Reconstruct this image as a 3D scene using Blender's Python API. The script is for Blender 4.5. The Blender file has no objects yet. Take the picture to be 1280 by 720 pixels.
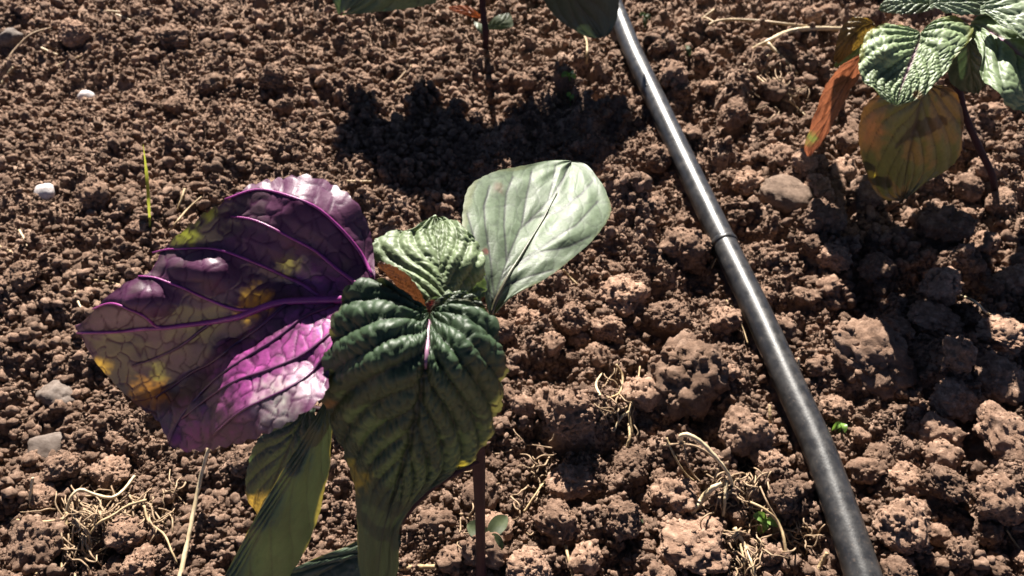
import bpy, bmesh, math, random
import numpy as np
from mathutils import Vector, Matrix

# ------------------------------------------------------------------ camera, world, sun, exposure
H = 0.40                      # camera height over the bed (m)
PITCH = math.radians(46.0)    # looking down
FPX = 1005.0                  # focal length in pixels of the 1280 px wide photograph
SP, CP = math.sin(PITCH), math.cos(PITCH)
SUN_EL = math.radians(40.0)
SUN_AZ = math.radians(-6.0)   # from +Y towards +X

sc = bpy.context.scene
cam_d = bpy.data.cameras.new("camera")
cam = bpy.data.objects.new("camera", cam_d)
sc.collection.objects.link(cam)
cam.location = (0, 0, H)
cam.rotation_euler = (math.pi / 2 - PITCH, 0, 0)
cam_d.sensor_width = 36.0
cam_d.lens = 36.0 * FPX / 1280.0
cam_d.clip_start = 0.01
cam_d.clip_end = 200.0
cam_d.dof.use_dof = True
cam_d.dof.focus_distance = 0.36
cam_d.dof.aperture_fstop = 20.0
sc.camera = cam

world = bpy.data.worlds.new("World")
sc.world = world
world.use_nodes = True
wn = world.node_tree.nodes
bg = wn["Background"]
sky = wn.new("ShaderNodeTexSky")
sky.sky_type = 'NISHITA'
sky.sun_disc = False
sky.sun_elevation = SUN_EL
sky.sun_rotation = SUN_AZ
sky.air_density = 0.2
sky.dust_density = 0.1
world.node_tree.links.new(sky.outputs[0], bg.inputs[0])
bg.inputs[1].default_value = 0.05

sun_d = bpy.data.lights.new("sun", 'SUN')
sun_d.energy = 5.0
sun_d.angle = math.radians(0.5)
sun_d.color = (1.0, 0.94, 0.86)
sun = bpy.data.objects.new("sun", sun_d)
sc.collection.objects.link(sun)
SUN = Vector((math.sin(SUN_AZ) * math.cos(SUN_EL), math.cos(SUN_AZ) * math.cos(SUN_EL), math.sin(SUN_EL)))
sun.rotation_euler = SUN.to_track_quat('Z', 'Y').to_euler()
sun.location = SUN * 3

sc.view_settings.view_transform = 'Standard'
sc.view_settings.look = 'None'
sc.view_settings.exposure = 1.8
sc.view_settings.gamma = 1.0
sc.view_settings.use_curve_mapping = False
sc.cycles.max_bounces = 5
sc.cycles.diffuse_bounces = 1
sc.cycles.transmission_bounces = 4

rng = np.random.default_rng(7)
random.seed(7)

# ------------------------------------------------------------------ noise
def _h(ix, iy, iz, seed):
    n = (ix.astype(np.int64) * 374761393 + iy.astype(np.int64) * 668265263 + iz.astype(np.int64) * 2147483647 + seed * 1274126177) & 0xFFFFFFFF
    n = ((n ^ (n >> 13)) * 1274126177) & 0xFFFFFFFF
    n = ((n ^ (n >> 16)) * 2246822519) & 0xFFFFFFFF
    return (n ^ (n >> 15)) & 0xFFFFFFFF

def _u(ix, iy, iz, seed):
    return _h(ix, iy, iz, seed) / 4294967295.0

def vnoise(x, y, z=None, seed=0):
    """smooth value noise, -1..1"""
    x = np.asarray(x, float); y = np.asarray(y, float)
    z = np.zeros_like(x) if z is None else np.asarray(z, float)
    ix, iy, iz = np.floor(x), np.floor(y), np.floor(z)
    fx, fy, fz = x - ix, y - iy, z - iz
    sx, sy, sz = (f * f * f * (f * (f * 6 - 15) + 10) for f in (fx, fy, fz))
    r = 0
    for dx in (0, 1):
        for dy in (0, 1):
            for dz in (0, 1):
                w = (sx if dx else 1 - sx) * (sy if dy else 1 - sy) * (sz if dz else 1 - sz)
                r = r + w * _u(ix + dx, iy + dy, iz + dz, seed)
    return r * 2 - 1

def fbm(x, y, z=None, seed=0, octv=4, gain=0.5):
    a, f, r = 1.0, 1.0, 0
    for o in range(octv):
        r = r + a * vnoise(x * f, y * f, None if z is None else z * f, seed + o * 17)
        a *= gain; f *= 2.03
    return r

def worley2(x, y, seed=0):
    """F1, F2, id of nearest cell"""
    ix, iy = np.floor(x), np.floor(y)
    f1 = np.full(x.shape, 9.0); f2 = np.full(x.shape, 9.0); cid = np.zeros(x.shape)
    z = np.zeros_like(x)
    for dx in (-1, 0, 1):
        for dy in (-1, 0, 1):
            cx, cy = ix + dx, iy + dy
            px = cx + _u(cx, cy, z, seed); py = cy + _u(cx, cy, z, seed + 5)
            d = np.hypot(px - x, py - y)
            near = d < f1
            f2 = np.where(near, f1, np.minimum(f2, d))
            cid = np.where(near, _u(cx, cy, z, seed + 9), cid)
            f1 = np.where(near, d, f1)
    return f1, f2, cid

def worley3(x, y, z, seed=0):
    ix, iy, iz = np.floor(x), np.floor(y), np.floor(z)
    f1 = np.full(x.shape, 9.0); cid = np.zeros(x.shape)
    for dx in (-1, 0, 1):
        for dy in (-1, 0, 1):
            for dz in (-1, 0, 1):
                cx, cy, cz = ix + dx, iy + dy, iz + dz
                px = cx + _u(cx, cy, cz, seed); py = cy + _u(cx, cy, cz, seed + 5); pz = cz + _u(cx, cy, cz, seed + 11)
                d = np.sqrt((px - x) ** 2 + (py - y) ** 2 + (pz - z) ** 2)
                near = d < f1
                cid = np.where(near, _u(cx, cy, cz, seed + 9), cid)
                f1 = np.where(near, d, f1)
    return f1, cid

def sstep(a, b, x):
    t = np.clip((x - a) / (b - a), 0, 1)
    return t * t * (3 - 2 * t)

# ------------------------------------------------------------------ where things stand: a pixel of the photo and a height give a point
def P(px, py, Z):
    px = np.asarray(px, float); py = np.asarray(py, float); Z = np.asarray(Z, float)
    u = (px - 640) / FPX; v = (py - 360) / FPX
    t = (H - Z) / (SP + v * CP)
    return np.stack([u * t, (CP - v * SP) * t, np.broadcast_to(Z, t.shape) * 1.0], -1)

def catmull(pts, n):
    p = np.asarray(pts, float)
    if len(p) == 2:
        return p[0] + (p[1] - p[0]) * np.linspace(0, 1, n)[:, None]
    d = np.r_[0, np.cumsum(np.sqrt(((p[1:] - p[:-1])[:, :2] ** 2).sum(1)) + 1e-9)]
    d /= d[-1]
    q = np.linspace(0, 1, n)
    k = np.clip(np.searchsorted(d, q, side='right') - 1, 0, len(p) - 2)
    m = np.zeros_like(p)
    for i in range(len(p)):
        a, b = max(i - 1, 0), min(i + 1, len(p) - 1)
        m[i] = (p[b] - p[a]) / (d[b] - d[a])
    h = (d[k + 1] - d[k])[:, None]
    t = ((q - d[k]) / (d[k + 1] - d[k]))[:, None]
    return ((2 * t**3 - 3 * t**2 + 1) * p[k] + (t**3 - 2 * t**2 + t) * h * m[k]
            + (-2 * t**3 + 3 * t**2) * p[k + 1] + (t**3 - t**2) * h * m[k + 1])

PIPE_R = 0.0090
PIPE_PX = [(738, -60), (773, 20), (792, 67), (813, 111), (834, 156), (903, 300), (949, 395), (991, 489), (1023, 560), (1055, 649), (1079, 720), (1112, 820)]
PIPE_PTS = P([p[0] for p in PIPE_PX], [p[1] for p in PIPE_PX], 0.013)
_o = np.argsort(PIPE_PTS[:, 1])
def pipe_x(y):
    return np.interp(y, PIPE_PTS[_o, 1], PIPE_PTS[_o, 0])

def relief(x, y):
    h = 0.010 * fbm(x * 5 + 3.1, y * 5 + 1.7, seed=1, octv=3)
    coarse = sstep(-0.12, 0.12, x + 0.05 * vnoise(x * 8, y * 8, seed=3))      # coarser tilth towards the right
    h = h + (0.0035 + 0.0085 * coarse) * (np.abs(fbm(x * 22, y * 22, seed=12, octv=3)) * 1.6 - 0.5)
    h = h + (0.0068 + 0.0030 * coarse) * fbm(x * 62, y * 62, seed=21, octv=2) * (0.55 + 0.45 * vnoise(x * 13, y * 13, seed=23))
    d = x - pipe_x(y)
    flat = np.exp(-(d / 0.022) ** 2)
    h = h * (1 - 0.85 * flat) - 0.0035 * np.exp(-((d + 0.017) / 0.012) ** 2)
    return h

def ground_h(x, y):
    h = relief(x, y)
    f1, f2, cid = worley2(x * 150 + 0.6 * vnoise(x * 200, y * 200, seed=2), y * 150, seed=31)
    h = h + 0.0048 * (0.15 + cid) * np.sqrt(np.clip(1 - (f1 / 0.62) ** 2, 0, 1))
    f1, f2, cid = worley2(x * 330, y * 330, seed=41)
    h = h + 0.0013 * np.sqrt(np.clip(1 - (f1 / 0.65) ** 2, 0, 1))
    return h

def G(px, py, off=0.0):
    """point on the soil seen at a pixel, lifted by off"""
    Z = np.zeros(np.shape(px))
    for _ in range(8):
        p = P(px, py, Z)
        Z = 0.5 * Z + 0.5 * (relief(p[..., 0], p[..., 1]) + 0.002 + off)
    return P(px, py, Z)

# ------------------------------------------------------------------ objects
C = sc.collection
def mesh_np(name, V, F, mat=None, smooth=True, attrs=None):
    me = bpy.data.meshes.new(name)
    V = np.asarray(V, np.float32); F = np.asarray(F, np.int32)
    me.vertices.add(len(V)); me.vertices.foreach_set("co", V.ravel())
    n = F.shape[1]
    me.loops.add(F.size); me.loops.foreach_set("vertex_index", F.ravel())
    me.polygons.add(len(F)); me.polygons.foreach_set("loop_start", np.arange(0, F.size, n, dtype=np.int32))
    me.update(calc_edges=True)
    if smooth:
        me.polygons.foreach_set("use_smooth", np.ones(len(F), bool))
    for k, a in (attrs or {}).items():
        at = me.attributes.new(k, 'FLOAT_COLOR', 'POINT')
        at.data.foreach_set("color", np.concatenate([a, np.ones((len(a), 1))], 1).astype(np.float32).ravel())
    if mat: me.materials.append(mat)
    me.validate()
    return me

def obj(name, me, parent=None, loc=None, label=None, cat=None, group=None, kind=None):
    o = bpy.data.objects.new(name, me); C.objects.link(o)
    if loc is not None: o.location = loc
    if parent is not None:
        o.parent = parent
        po = parent
        off = Vector((0, 0, 0))
        while po is not None:
            off += po.location; po = po.parent
        if loc is None: o.location = -off            # meshes written in world coordinates
    if label: o["label"] = label
    if cat: o["category"] = cat
    if group: o["group"] = group
    if kind: o["kind"] = kind
    return o

def thing(name, loc, label, cat, group=None):
    o = bpy.data.objects.new(name, None); C.objects.link(o)
    o.empty_display_size = 0.02
    o.location = loc; o["label"] = label; o["category"] = cat
    if group: o["group"] = group
    return o

def tube_mesh(name, paths, mat, nseg=8, sub=None, rough=0.0):
    """paths: list of (points Nx3, radii N or scalar)"""
    VV, FF, base = [], [], 0
    for pts, rad in paths:
        pts = np.asarray(pts, float)
        rad = np.broadcast_to(np.asarray(rad, float), (len(pts),)) if np.ndim(rad) == 0 else np.asarray(rad, float)
        if sub and len(pts) > 2 or sub and len(pts) == 2:
            n = sub
            q = catmull(np.c_[pts, rad], n) if len(pts) > 2 else np.c_[pts, rad][0] + (np.c_[pts, rad][1] - np.c_[pts, rad][0]) * np.linspace(0, 1, n)[:, None]
            pts, rad = q[:, :3], np.clip(q[:, 3], 2e-5, None)
        T = np.gradient(pts, axis=0); T /= np.linalg.norm(T, axis=1)[:, None] + 1e-12
        up = np.array([0.13, 0.2, 1.0]); 
        if abs(T[0] @ up) / np.linalg.norm(up) > 0.95: up = np.array([1.0, 0.1, 0.1])
        N = up - (T[0] @ up) * T[0]; N /= np.linalg.norm(N)
        ang = np.linspace(0, 2 * math.pi, nseg, endpoint=False)
        for i in range(len(pts)):
            N = N - (T[i] @ N) * T[i]; N /= np.linalg.norm(N) + 1e-12
            B = np.cross(T[i], N)
            r = rad[i] * (1 + rough * (rng.random(nseg) - 0.5))
            VV.append(pts[i] + (np.cos(ang) * r)[:, None] * N + (np.sin(ang) * r)[:, None] * B)
        n = len(pts)
        for i in range(n - 1):
            for j in range(nseg):
                a, b = base + i * nseg + j, base + i * nseg + (j + 1) % nseg
                FF.append((a, b, b + nseg, a + nseg))
        VV.append(pts[[0]]); VV.append(pts[[-1]])
        c0, c1 = base + n * nseg, base + n * nseg + 1
        for j in range(nseg):
            k = (j + 1) % nseg
            FF.append((c0, base + k, base + j, base + j)); FF.append((c1, base + (n - 1) * nseg + j, base + (n - 1) * nseg + k, base + (n - 1) * nseg + k))
        base += n * nseg + 2
    me = bpy.data.meshes.new(name)
    me.from_pydata(np.concatenate(VV).tolist(), [], [tuple(dict.fromkeys(f)) for f in FF])
    me.polygons.foreach_set("use_smooth", np.ones(len(me.polygons), bool))
    if mat: me.materials.append(mat)
    return me

# ------------------------------------------------------------------ materials
def new_mat(name):
    m = bpy.data.materials.new(name); m.use_nodes = True
    nt = m.node_tree
    b = nt.nodes["Principled BSDF"]
    return m, nt, nt.nodes, nt.links, b

def noise_node(nt, scale, detail=6, rough=0.6, coord='Object'):
    tc = nt.nodes.new("ShaderNodeTexCoord"); n = nt.nodes.new("ShaderNodeTexNoise")
    n.inputs["Scale"].default_value = scale; n.inputs["Detail"].default_value = detail; n.inputs["Roughness"].default_value = rough
    nt.links.new(tc.outputs[coord], n.inputs["Vector"])
    return n

def ramp(nt, src, stops):
    r = nt.nodes.new("ShaderNodeValToRGB")
    e = r.color_ramp.elements
    e[0].position, e[0].color = stops[0][0], (*stops[0][1], 1)
    e[1].position, e[1].color = stops[1][0], (*stops[1][1], 1)
    for p, c in stops[2:]:
        x = e.new(p); x.color = (*c, 1)
    nt.links.new(src, r.inputs[0])
    return r

def soil_mat(name, scale_f=1.0, tint=(1, 1, 1), coord='Object', bump=0.9, bdist=0.002, fine=420):
    m, nt, N, L, b = new_mat(name)
    n1 = noise_node(nt, 55 * scale_f, 8, 0.7, coord)
    t = np.array(tint)
    cols = [np.array(c) * t for c in ((0.115, 0.070, 0.049), (0.225, 0.145, 0.103), (0.345, 0.236, 0.174), (0.50, 0.372, 0.288))]
    r = ramp(nt, n1.outputs["Fac"], [(0.30, cols[0]), (0.50, cols[1]), (0.64, cols[2]), (0.80, cols[3])])
    oi = N.new("ShaderNodeObjectInfo")
    hsv = N.new("ShaderNodeHueSaturation")
    mr = N.new("ShaderNodeMapRange"); mr.inputs["To Min"].default_value = 0.60; mr.inputs["To Max"].default_value = 1.28
    L.new(oi.outputs["Random"], mr.inputs["Value"]); L.new(mr.outputs[0], hsv.inputs["Value"])
    L.new(r.outputs[0], hsv.inputs["Color"])
    L.new(hsv.outputs[0], b.inputs["Base Color"])
    b.inputs["Roughness"].default_value = 0.95
    b.inputs["Specular IOR Level"].default_value = 0.15
    n2 = noise_node(nt, fine * scale_f, 5, 0.75, coord)
    bp = N.new("ShaderNodeBump"); bp.inputs["Strength"].default_value = bump; bp.inputs["Distance"].default_value = bdist
    L.new(n2.outputs["Fac"], bp.inputs["Height"]); L.new(bp.outputs[0], b.inputs["Normal"])
    return m

M_SOIL = soil_mat("loose_brown_soil")
M_CLOD = soil_mat("dry_soil_clod", scale_f=0.05, tint=(1.12, 1.08, 1.05), fine=260, bdist=0.0015)
M_CRUMB = soil_mat("soil_crumb", scale_f=0.02, tint=(1.05, 1.03, 1.02), bump=0.8, fine=700)

def plain_mat(name, c1, c2, scale, rough=0.7, spec=0.4, bump=0.3, bdist=0.0005, lo=0.35, hi=0.65):
    m, nt, N, L, b = new_mat(name)
    n1 = noise_node(nt, scale, 6, 0.65)
    r = ramp(nt, n1.outputs["Fac"], [(lo, c1), (hi, c2)])
    L.new(r.outputs[0], b.inputs["Base Color"])
    b.inputs["Roughness"].default_value = rough; b.inputs["Specular IOR Level"].default_value = spec
    n2 = noise_node(nt, scale * 5, 4, 0.6)
    bp = N.new("ShaderNodeBump"); bp.inputs["Strength"].default_value = bump; bp.inputs["Distance"].default_value = bdist
    L.new(n2.outputs["Fac"], bp.inputs["Height"]); L.new(bp.outputs[0], b.inputs["Normal"])
    return m

M_STONE = plain_mat("smooth_stone", (0.12, 0.080, 0.058), (0.23, 0.16, 0.118), 4, 0.9, 0.2, 0.8, 0.002)
M_GREY = plain_mat("grey_stone", (0.09, 0.064, 0.05), (0.175, 0.138, 0.115), 4, 0.75, 0.3, 0.4)
M_WHITE = plain_mat("white_pebble", (0.42, 0.36, 0.34), (0.66, 0.61, 0.59), 3, 0.6, 0.4, 0.3)
M_STRAW = plain_mat("dry_straw", (0.26, 0.17, 0.08), (0.46, 0.34, 0.19), 160, 0.6, 0.4, 0.3)
M_STRAWP = plain_mat("bleached_straw", (0.40, 0.30, 0.17), (0.60, 0.48, 0.31), 160, 0.5, 0.5, 0.2)
M_ROOT = plain_mat("dry_root", (0.20, 0.13, 0.075), (0.38, 0.27, 0.17), 200, 0.75, 0.3, 0.4)
M_STEM = plain_mat("purple_stem", (0.017, 0.006, 0.010), (0.034, 0.011, 0.017), 120, 0.65, 0.2, 0.3)
M_STEMG = plain_mat("green_stem", (0.05, 0.07, 0.03), (0.10, 0.08, 0.05), 120, 0.45, 0.5, 0.3)
M_VEIN = plain_mat("magenta_vein", (0.20, 0.024, 0.135), (0.34, 0.05, 0.25), 150, 0.38, 0.5, 0.2)
M_VEIND = plain_mat("dark_purple_vein", (0.05, 0.012, 0.04), (0.10, 0.02, 0.08), 150, 0.42, 0.5, 0.2)
M_VEINL = plain_mat("pink_vein", (0.26, 0.12, 0.20), (0.36, 0.2, 0.28), 150, 0.4, 0.5, 0.2)
M_BLADE = plain_mat("yellow_green_grass", (0.35, 0.36, 0.04), (0.55, 0.52, 0.08), 100, 0.5, 0.4, 0.2)
M_SEED = plain_mat("seedling_green", (0.12, 0.24, 0.05), (0.22, 0.36, 0.08), 120, 0.4, 0.5, 0.2)
M_WEED = plain_mat("weed_green", (0.035, 0.048, 0.022), (0.07, 0.085, 0.04), 160, 0.6, 0.3, 0.3)

# black drip pipe: scuffed polythene under a film of soil dust
M_PIPE, nt, N, L, b = new_mat("dusty_black_polythene")
n1 = noise_node(nt, 130, 8, 0.7); 
r = ramp(nt, n1.outputs["Fac"], [(0.42, (0.014, 0.014, 0.015)), (0.64, (0.032, 0.030, 0.029)), (0.80, (0.09, 0.072, 0.060))])
nd = noise_node(nt, 420, 10, 0.8)
rd = ramp(nt, nd.outputs["Fac"], [(0.56, (0, 0, 0)), (0.68, (0.5,) * 3)])
mxd = N.new("ShaderNodeMix"); mxd.data_type = 'RGBA'
L.new(rd.outputs[0], mxd.inputs["Factor"]); L.new(r.outputs[0], mxd.inputs["A"]); mxd.inputs["B"].default_value = (0.16, 0.115, 0.088, 1)
L.new(mxd.outputs["Result"], b.inputs["Base Color"])
rr = ramp(nt, n1.outputs["Fac"], [(0.40, (0.33,) * 3), (0.7, (0.50,) * 3)])
L.new(rr.outputs[0], b.inputs["Roughness"])
n2 = noise_node(nt, 900, 4, 0.6)
bp = N.new("ShaderNodeBump"); bp.inputs["Strength"].default_value = 0.25; bp.inputs["Distance"].default_value = 0.0003
L.new(n2.outputs["Fac"], bp.inputs["Height"]); L.new(bp.outputs[0], b.inputs["Normal"])
M_PIPED = plain_mat("black_plastic", (0.01, 0.01, 0.01), (0.02, 0.02, 0.02), 100, 0.5, 0.4)

def leaf_mat(name, rough, spec, trans):
    m, nt, N, L, b = new_mat(name)
    def att(k):
        a = N.new("ShaderNodeAttribute"); a.attribute_name = k; return a.outputs["Color"]
    geo = N.new("ShaderNodeNewGeometry")
    mx = N.new("ShaderNodeMix"); mx.data_type = 'RGBA'
    L.new(geo.outputs["Backfacing"], mx.inputs["Factor"]); L.new(att("col"), mx.inputs["A"]); L.new(att("colb"), mx.inputs["B"])
    n = noise_node(nt, 260, 6, 0.7)
    hsv = N.new("ShaderNodeHueSaturation")
    mr = N.new("ShaderNodeMapRange"); mr.inputs["From Min"].default_value = 0.3; mr.inputs["From Max"].default_value = 0.7
    mr.inputs["To Min"].default_value = 0.78; mr.inputs["To Max"].default_value = 1.22
    L.new(n.outputs["Fac"], mr.inputs["Value"]); L.new(mr.outputs[0], hsv.inputs["Value"]); L.new(mx.outputs["Result"], hsv.inputs["Color"])
    L.new(hsv.outputs[0], b.inputs["Base Color"])
    rn = N.new("ShaderNodeMapRange"); rn.inputs["From Min"].default_value = 0.3; rn.inputs["From Max"].default_value = 0.7
    rn.inputs["To Min"].default_value = rough - 0.08; rn.inputs["To Max"].default_value = rough + 0.10
    L.new(n.outputs["Fac"], rn.inputs["Value"]); L.new(rn.outputs[0], b.inputs["Roughness"])
    b.inputs["Specular IOR Level"].default_value = spec
    n2 = noise_node(nt, 900, 4, 0.6)
    bp = N.new("ShaderNodeBump"); bp.inputs["Strength"].default_value = 0.35; bp.inputs["Distance"].default_value = 0.0003
    L.new(n2.outputs["Fac"], bp.inputs["Height"]); L.new(bp.outputs[0], b.inputs["Normal"])
    tr = N.new("ShaderNodeBsdfTranslucent")
    L.new(att("tcol"), tr.inputs["Color"])
    ms = N.new("ShaderNodeMixShader"); ms.inputs[0].default_value = trans
    out = [x for x in N if x.type == 'OUTPUT_MATERIAL'][0]
    L.new(b.outputs[0], ms.inputs[1]); L.new(tr.outputs[0], ms.inputs[2]); L.new(ms.outputs[0], out.inputs["Surface"])
    return m

M_LEAF = leaf_mat("green_leaf_tissue", 0.44, 0.65, 0.35)
M_PURP = leaf_mat("purple_leaf_underside", 0.43, 0.5, 0.35)
M_DARK = leaf_mat("dark_leaf_tissue", 0.50, 0.5, 0.35)
M_PALE = leaf_mat("pale_matte_leaf_tissue", 0.56, 0.7, 0.35)

def see_through(m, col, fac):
    nt = m.node_tree; b = nt.nodes["Principled BSDF"]
    t = nt.nodes.new("ShaderNodeBsdfTranslucent"); t.inputs["Color"].default_value = (*col, 1)
    ms = nt.nodes.new("ShaderNodeMixShader"); ms.inputs[0].default_value = fac
    out = [x for x in nt.nodes if x.type == 'OUTPUT_MATERIAL'][0]
    nt.links.new(b.outputs[0], ms.inputs[1]); nt.links.new(t.outputs[0], ms.inputs[2]); nt.links.new(ms.outputs[0], out.inputs["Surface"])
see_through(M_BLADE, (0.36, 0.38, 0.05), 0.5)
see_through(M_SEED, (0.25, 0.45, 0.06), 0.4)
see_through(M_WEED, (0.10, 0.16, 0.05), 0.3)

# ------------------------------------------------------------------ ground sheet: fine where the camera looks, coarse to the horizon
def warp(lo, hi, step, far):
    fine = np.arange(lo, hi, step)
    g = step * 1.35 ** np.arange(1, 60)
    up = hi + np.cumsum(g); up = up[up < far]
    dn = lo - np.cumsum(g); dn = dn[dn > -far]
    return np.r_[dn[::-1], fine, up]
gx = warp(-0.62, 0.70, 0.0020, 60)
ys, y = [], 0.09
while y < 1.02:
    ys.append(y); y += 0.0012 + 0.0018 * (y - 0.09)
ys = np.array(ys); g = 0.0025 * 1.35 ** np.arange(1, 60)
gy = np.r_[(0.09 - np.cumsum(g[:]))[::-1], ys, ys[-1] + np.cumsum(g)]
gy = gy[(gy > -60) & (gy < 60)]
X, Y = np.meshgrid(gx, gy)
xf, yf = X.ravel(), Y.ravel()
nearby = (xf > -0.9) & (xf < 0.95) & (yf > -0.3) & (yf < 1.3)
Z = np.zeros_like(xf)
Z[nearby] = ground_h(xf[nearby], yf[nearby])
nx, ny = len(gx), len(gy)
idx = np.arange(nx * ny).reshape(ny, nx)
F = np.stack([idx[:-1, :-1], idx[:-1, 1:], idx[1:, 1:], idx[1:, :-1]], -1).reshape(-1, 4)
obj("ground", mesh_np("ground", np.c_[xf, yf, Z], F, M_SOIL), kind="structure", label="tilled reddish brown garden soil of the bed")

# ------------------------------------------------------------------ lump shapes
def ico(sub):
    bm = bmesh.new(); bmesh.ops.create_icosphere(bm, subdivisions=sub, radius=1.0)
    V = np.array([v.co[:] for v in bm.verts]); F = np.array([[v.index for v in f.verts] for f in bm.faces])
    bm.free(); return V, F
ICO = {k: ico(k) for k in (1, 2, 3, 4, 5)}

def lump(sub, seed, facets=9, facet_amt=0.6, low=0.16, gran=0.10, gscale=3.2, fine=0.04, squash=(1, 1, 0.85)):
    r_ = np.random.default_rng(seed)
    V, F = ICO[sub]
    n = r_.normal(size=(facets, 3)); n /= np.linalg.norm(n, axis=1)[:, None]
    dist = r_.uniform(0.68, 0.98, facets)
    c = V @ n.T
    rr = np.where(c > 0.05, dist / np.maximum(c, 0.05), 9.0)
    k = 14.0
    pol = -np.log(np.exp(-k * np.minimum(rr, 1.15)).sum(1) + np.exp(-k * 1.08)) / k
    rad = (1 - facet_amt) + facet_amt * pol
    o = seed * 3.7
    rad = rad + low * fbm(V[:, 0] * 1.5 + o, V[:, 1] * 1.5, V[:, 2] * 1.5, seed, 3)
    if gran:
        f1, cid = worley3(V[:, 0] * gscale + o, V[:, 1] * gscale, V[:, 2] * gscale, seed)
        rad = rad + gran * (0.3 + cid) * np.sqrt(np.clip(1 - (f1 / 0.7) ** 2, 0, 1))
        f1, cid = worley3(V[:, 0] * gscale * 2.4 + o, V[:, 1] * gscale * 2.4, V[:, 2] * gscale * 2.4, seed + 3)
        rad = rad + 0.5 * gran * cid * np.sqrt(np.clip(1 - (f1 / 0.7) ** 2, 0, 1))
    if fine:
        rad = rad + fine * fbm(V[:, 0] * 6 + o, V[:, 1] * 6, V[:, 2] * 6, seed + 1, 3)
    W = V * rad[:, None] * np.array(squash)
    return W, F

def crusted(sub, seed, n, gs, gsub, lo, hi, **kw):
    """a lump with crumbs caked on it, one mesh"""
    W, F = lump(sub, seed, **kw)
    r_ = np.random.default_rng(seed + 5000)
    gv, gf = ICO[gsub]
    VV, FF, b = [W], [F], len(W)
    pick = r_.choice(len(W), n, replace=len(W) < n)
    for i in pick:
        r = lo + (hi - lo) * r_.random() ** 2.5
        a = r_.normal(size=(3, 3)); q_, _ = np.linalg.qr(a)
        g = gv * (1 + r_.uniform(-0.28, 0.28, (len(gv), 1))) * np.array([1, r_.uniform(.6, 1), r_.uniform(.5, .9)])
        VV.append(g @ q_ * r + W[i] * (1 + r * r_.uniform(-0.5, 0.35))); FF.append(gf + b); b += len(gv)
    return np.concatenate(VV), np.concatenate(FF)

# ------------------------------------------------------------------ soil clods, each a thing
BIG = [mesh_np("soil_clod_mesh", *crusted(5, 100 + i, 260, 1, 2, 0.03, 0.13, gran=0.09, gscale=3.2 + 0.5 * (i % 4), fine=0.10, low=0.22, facet_amt=0.85, squash=(1, 0.95, 0.85)), mat=M_CLOD) for i in range(12)]
SMALL = [mesh_np("small_clod_mesh", *crusted(4, 200 + i, 70, 1, 1, 0.06, 0.24, gran=0.09, gscale=2.2 + 0.3 * (i % 4), fine=0.12, low=0.22, facet_amt=0.8, squash=(1, 0.95, 0.9)), mat=M_CLOD) for i in range(16)]
clods = []     # x, y, r for keeping crumbs out
def put_lump(name, me, px, py, rpx, label, cat, group=None, flat=1.0, asp=1.0, rot=None, sink=0.15):
    c = G(px, py, 0)
    zc = (c[1] * CP + (H - c[2]) * SP)
    r = rpx * zc / FPX
    c = G(px, py, 0.002 + r * flat * (0.85 - sink) * 0.8)
    x, y = c[0], c[1]
    o = obj(name, me, loc=(x, y, relief(x, y) + 0.0025 + r * flat * (0.85 - sink)), label=label, cat=cat, group=group)
    o.scale = (r * asp, r, r * flat)
    o.rotation_euler = (random.uniform(-.3, .3), random.uniform(-.3, .3), random.uniform(0, 6.28) if rot is None else rot)
    clods.append((x, y, r * max(1, asp * 0.8)))
    return o

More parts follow.
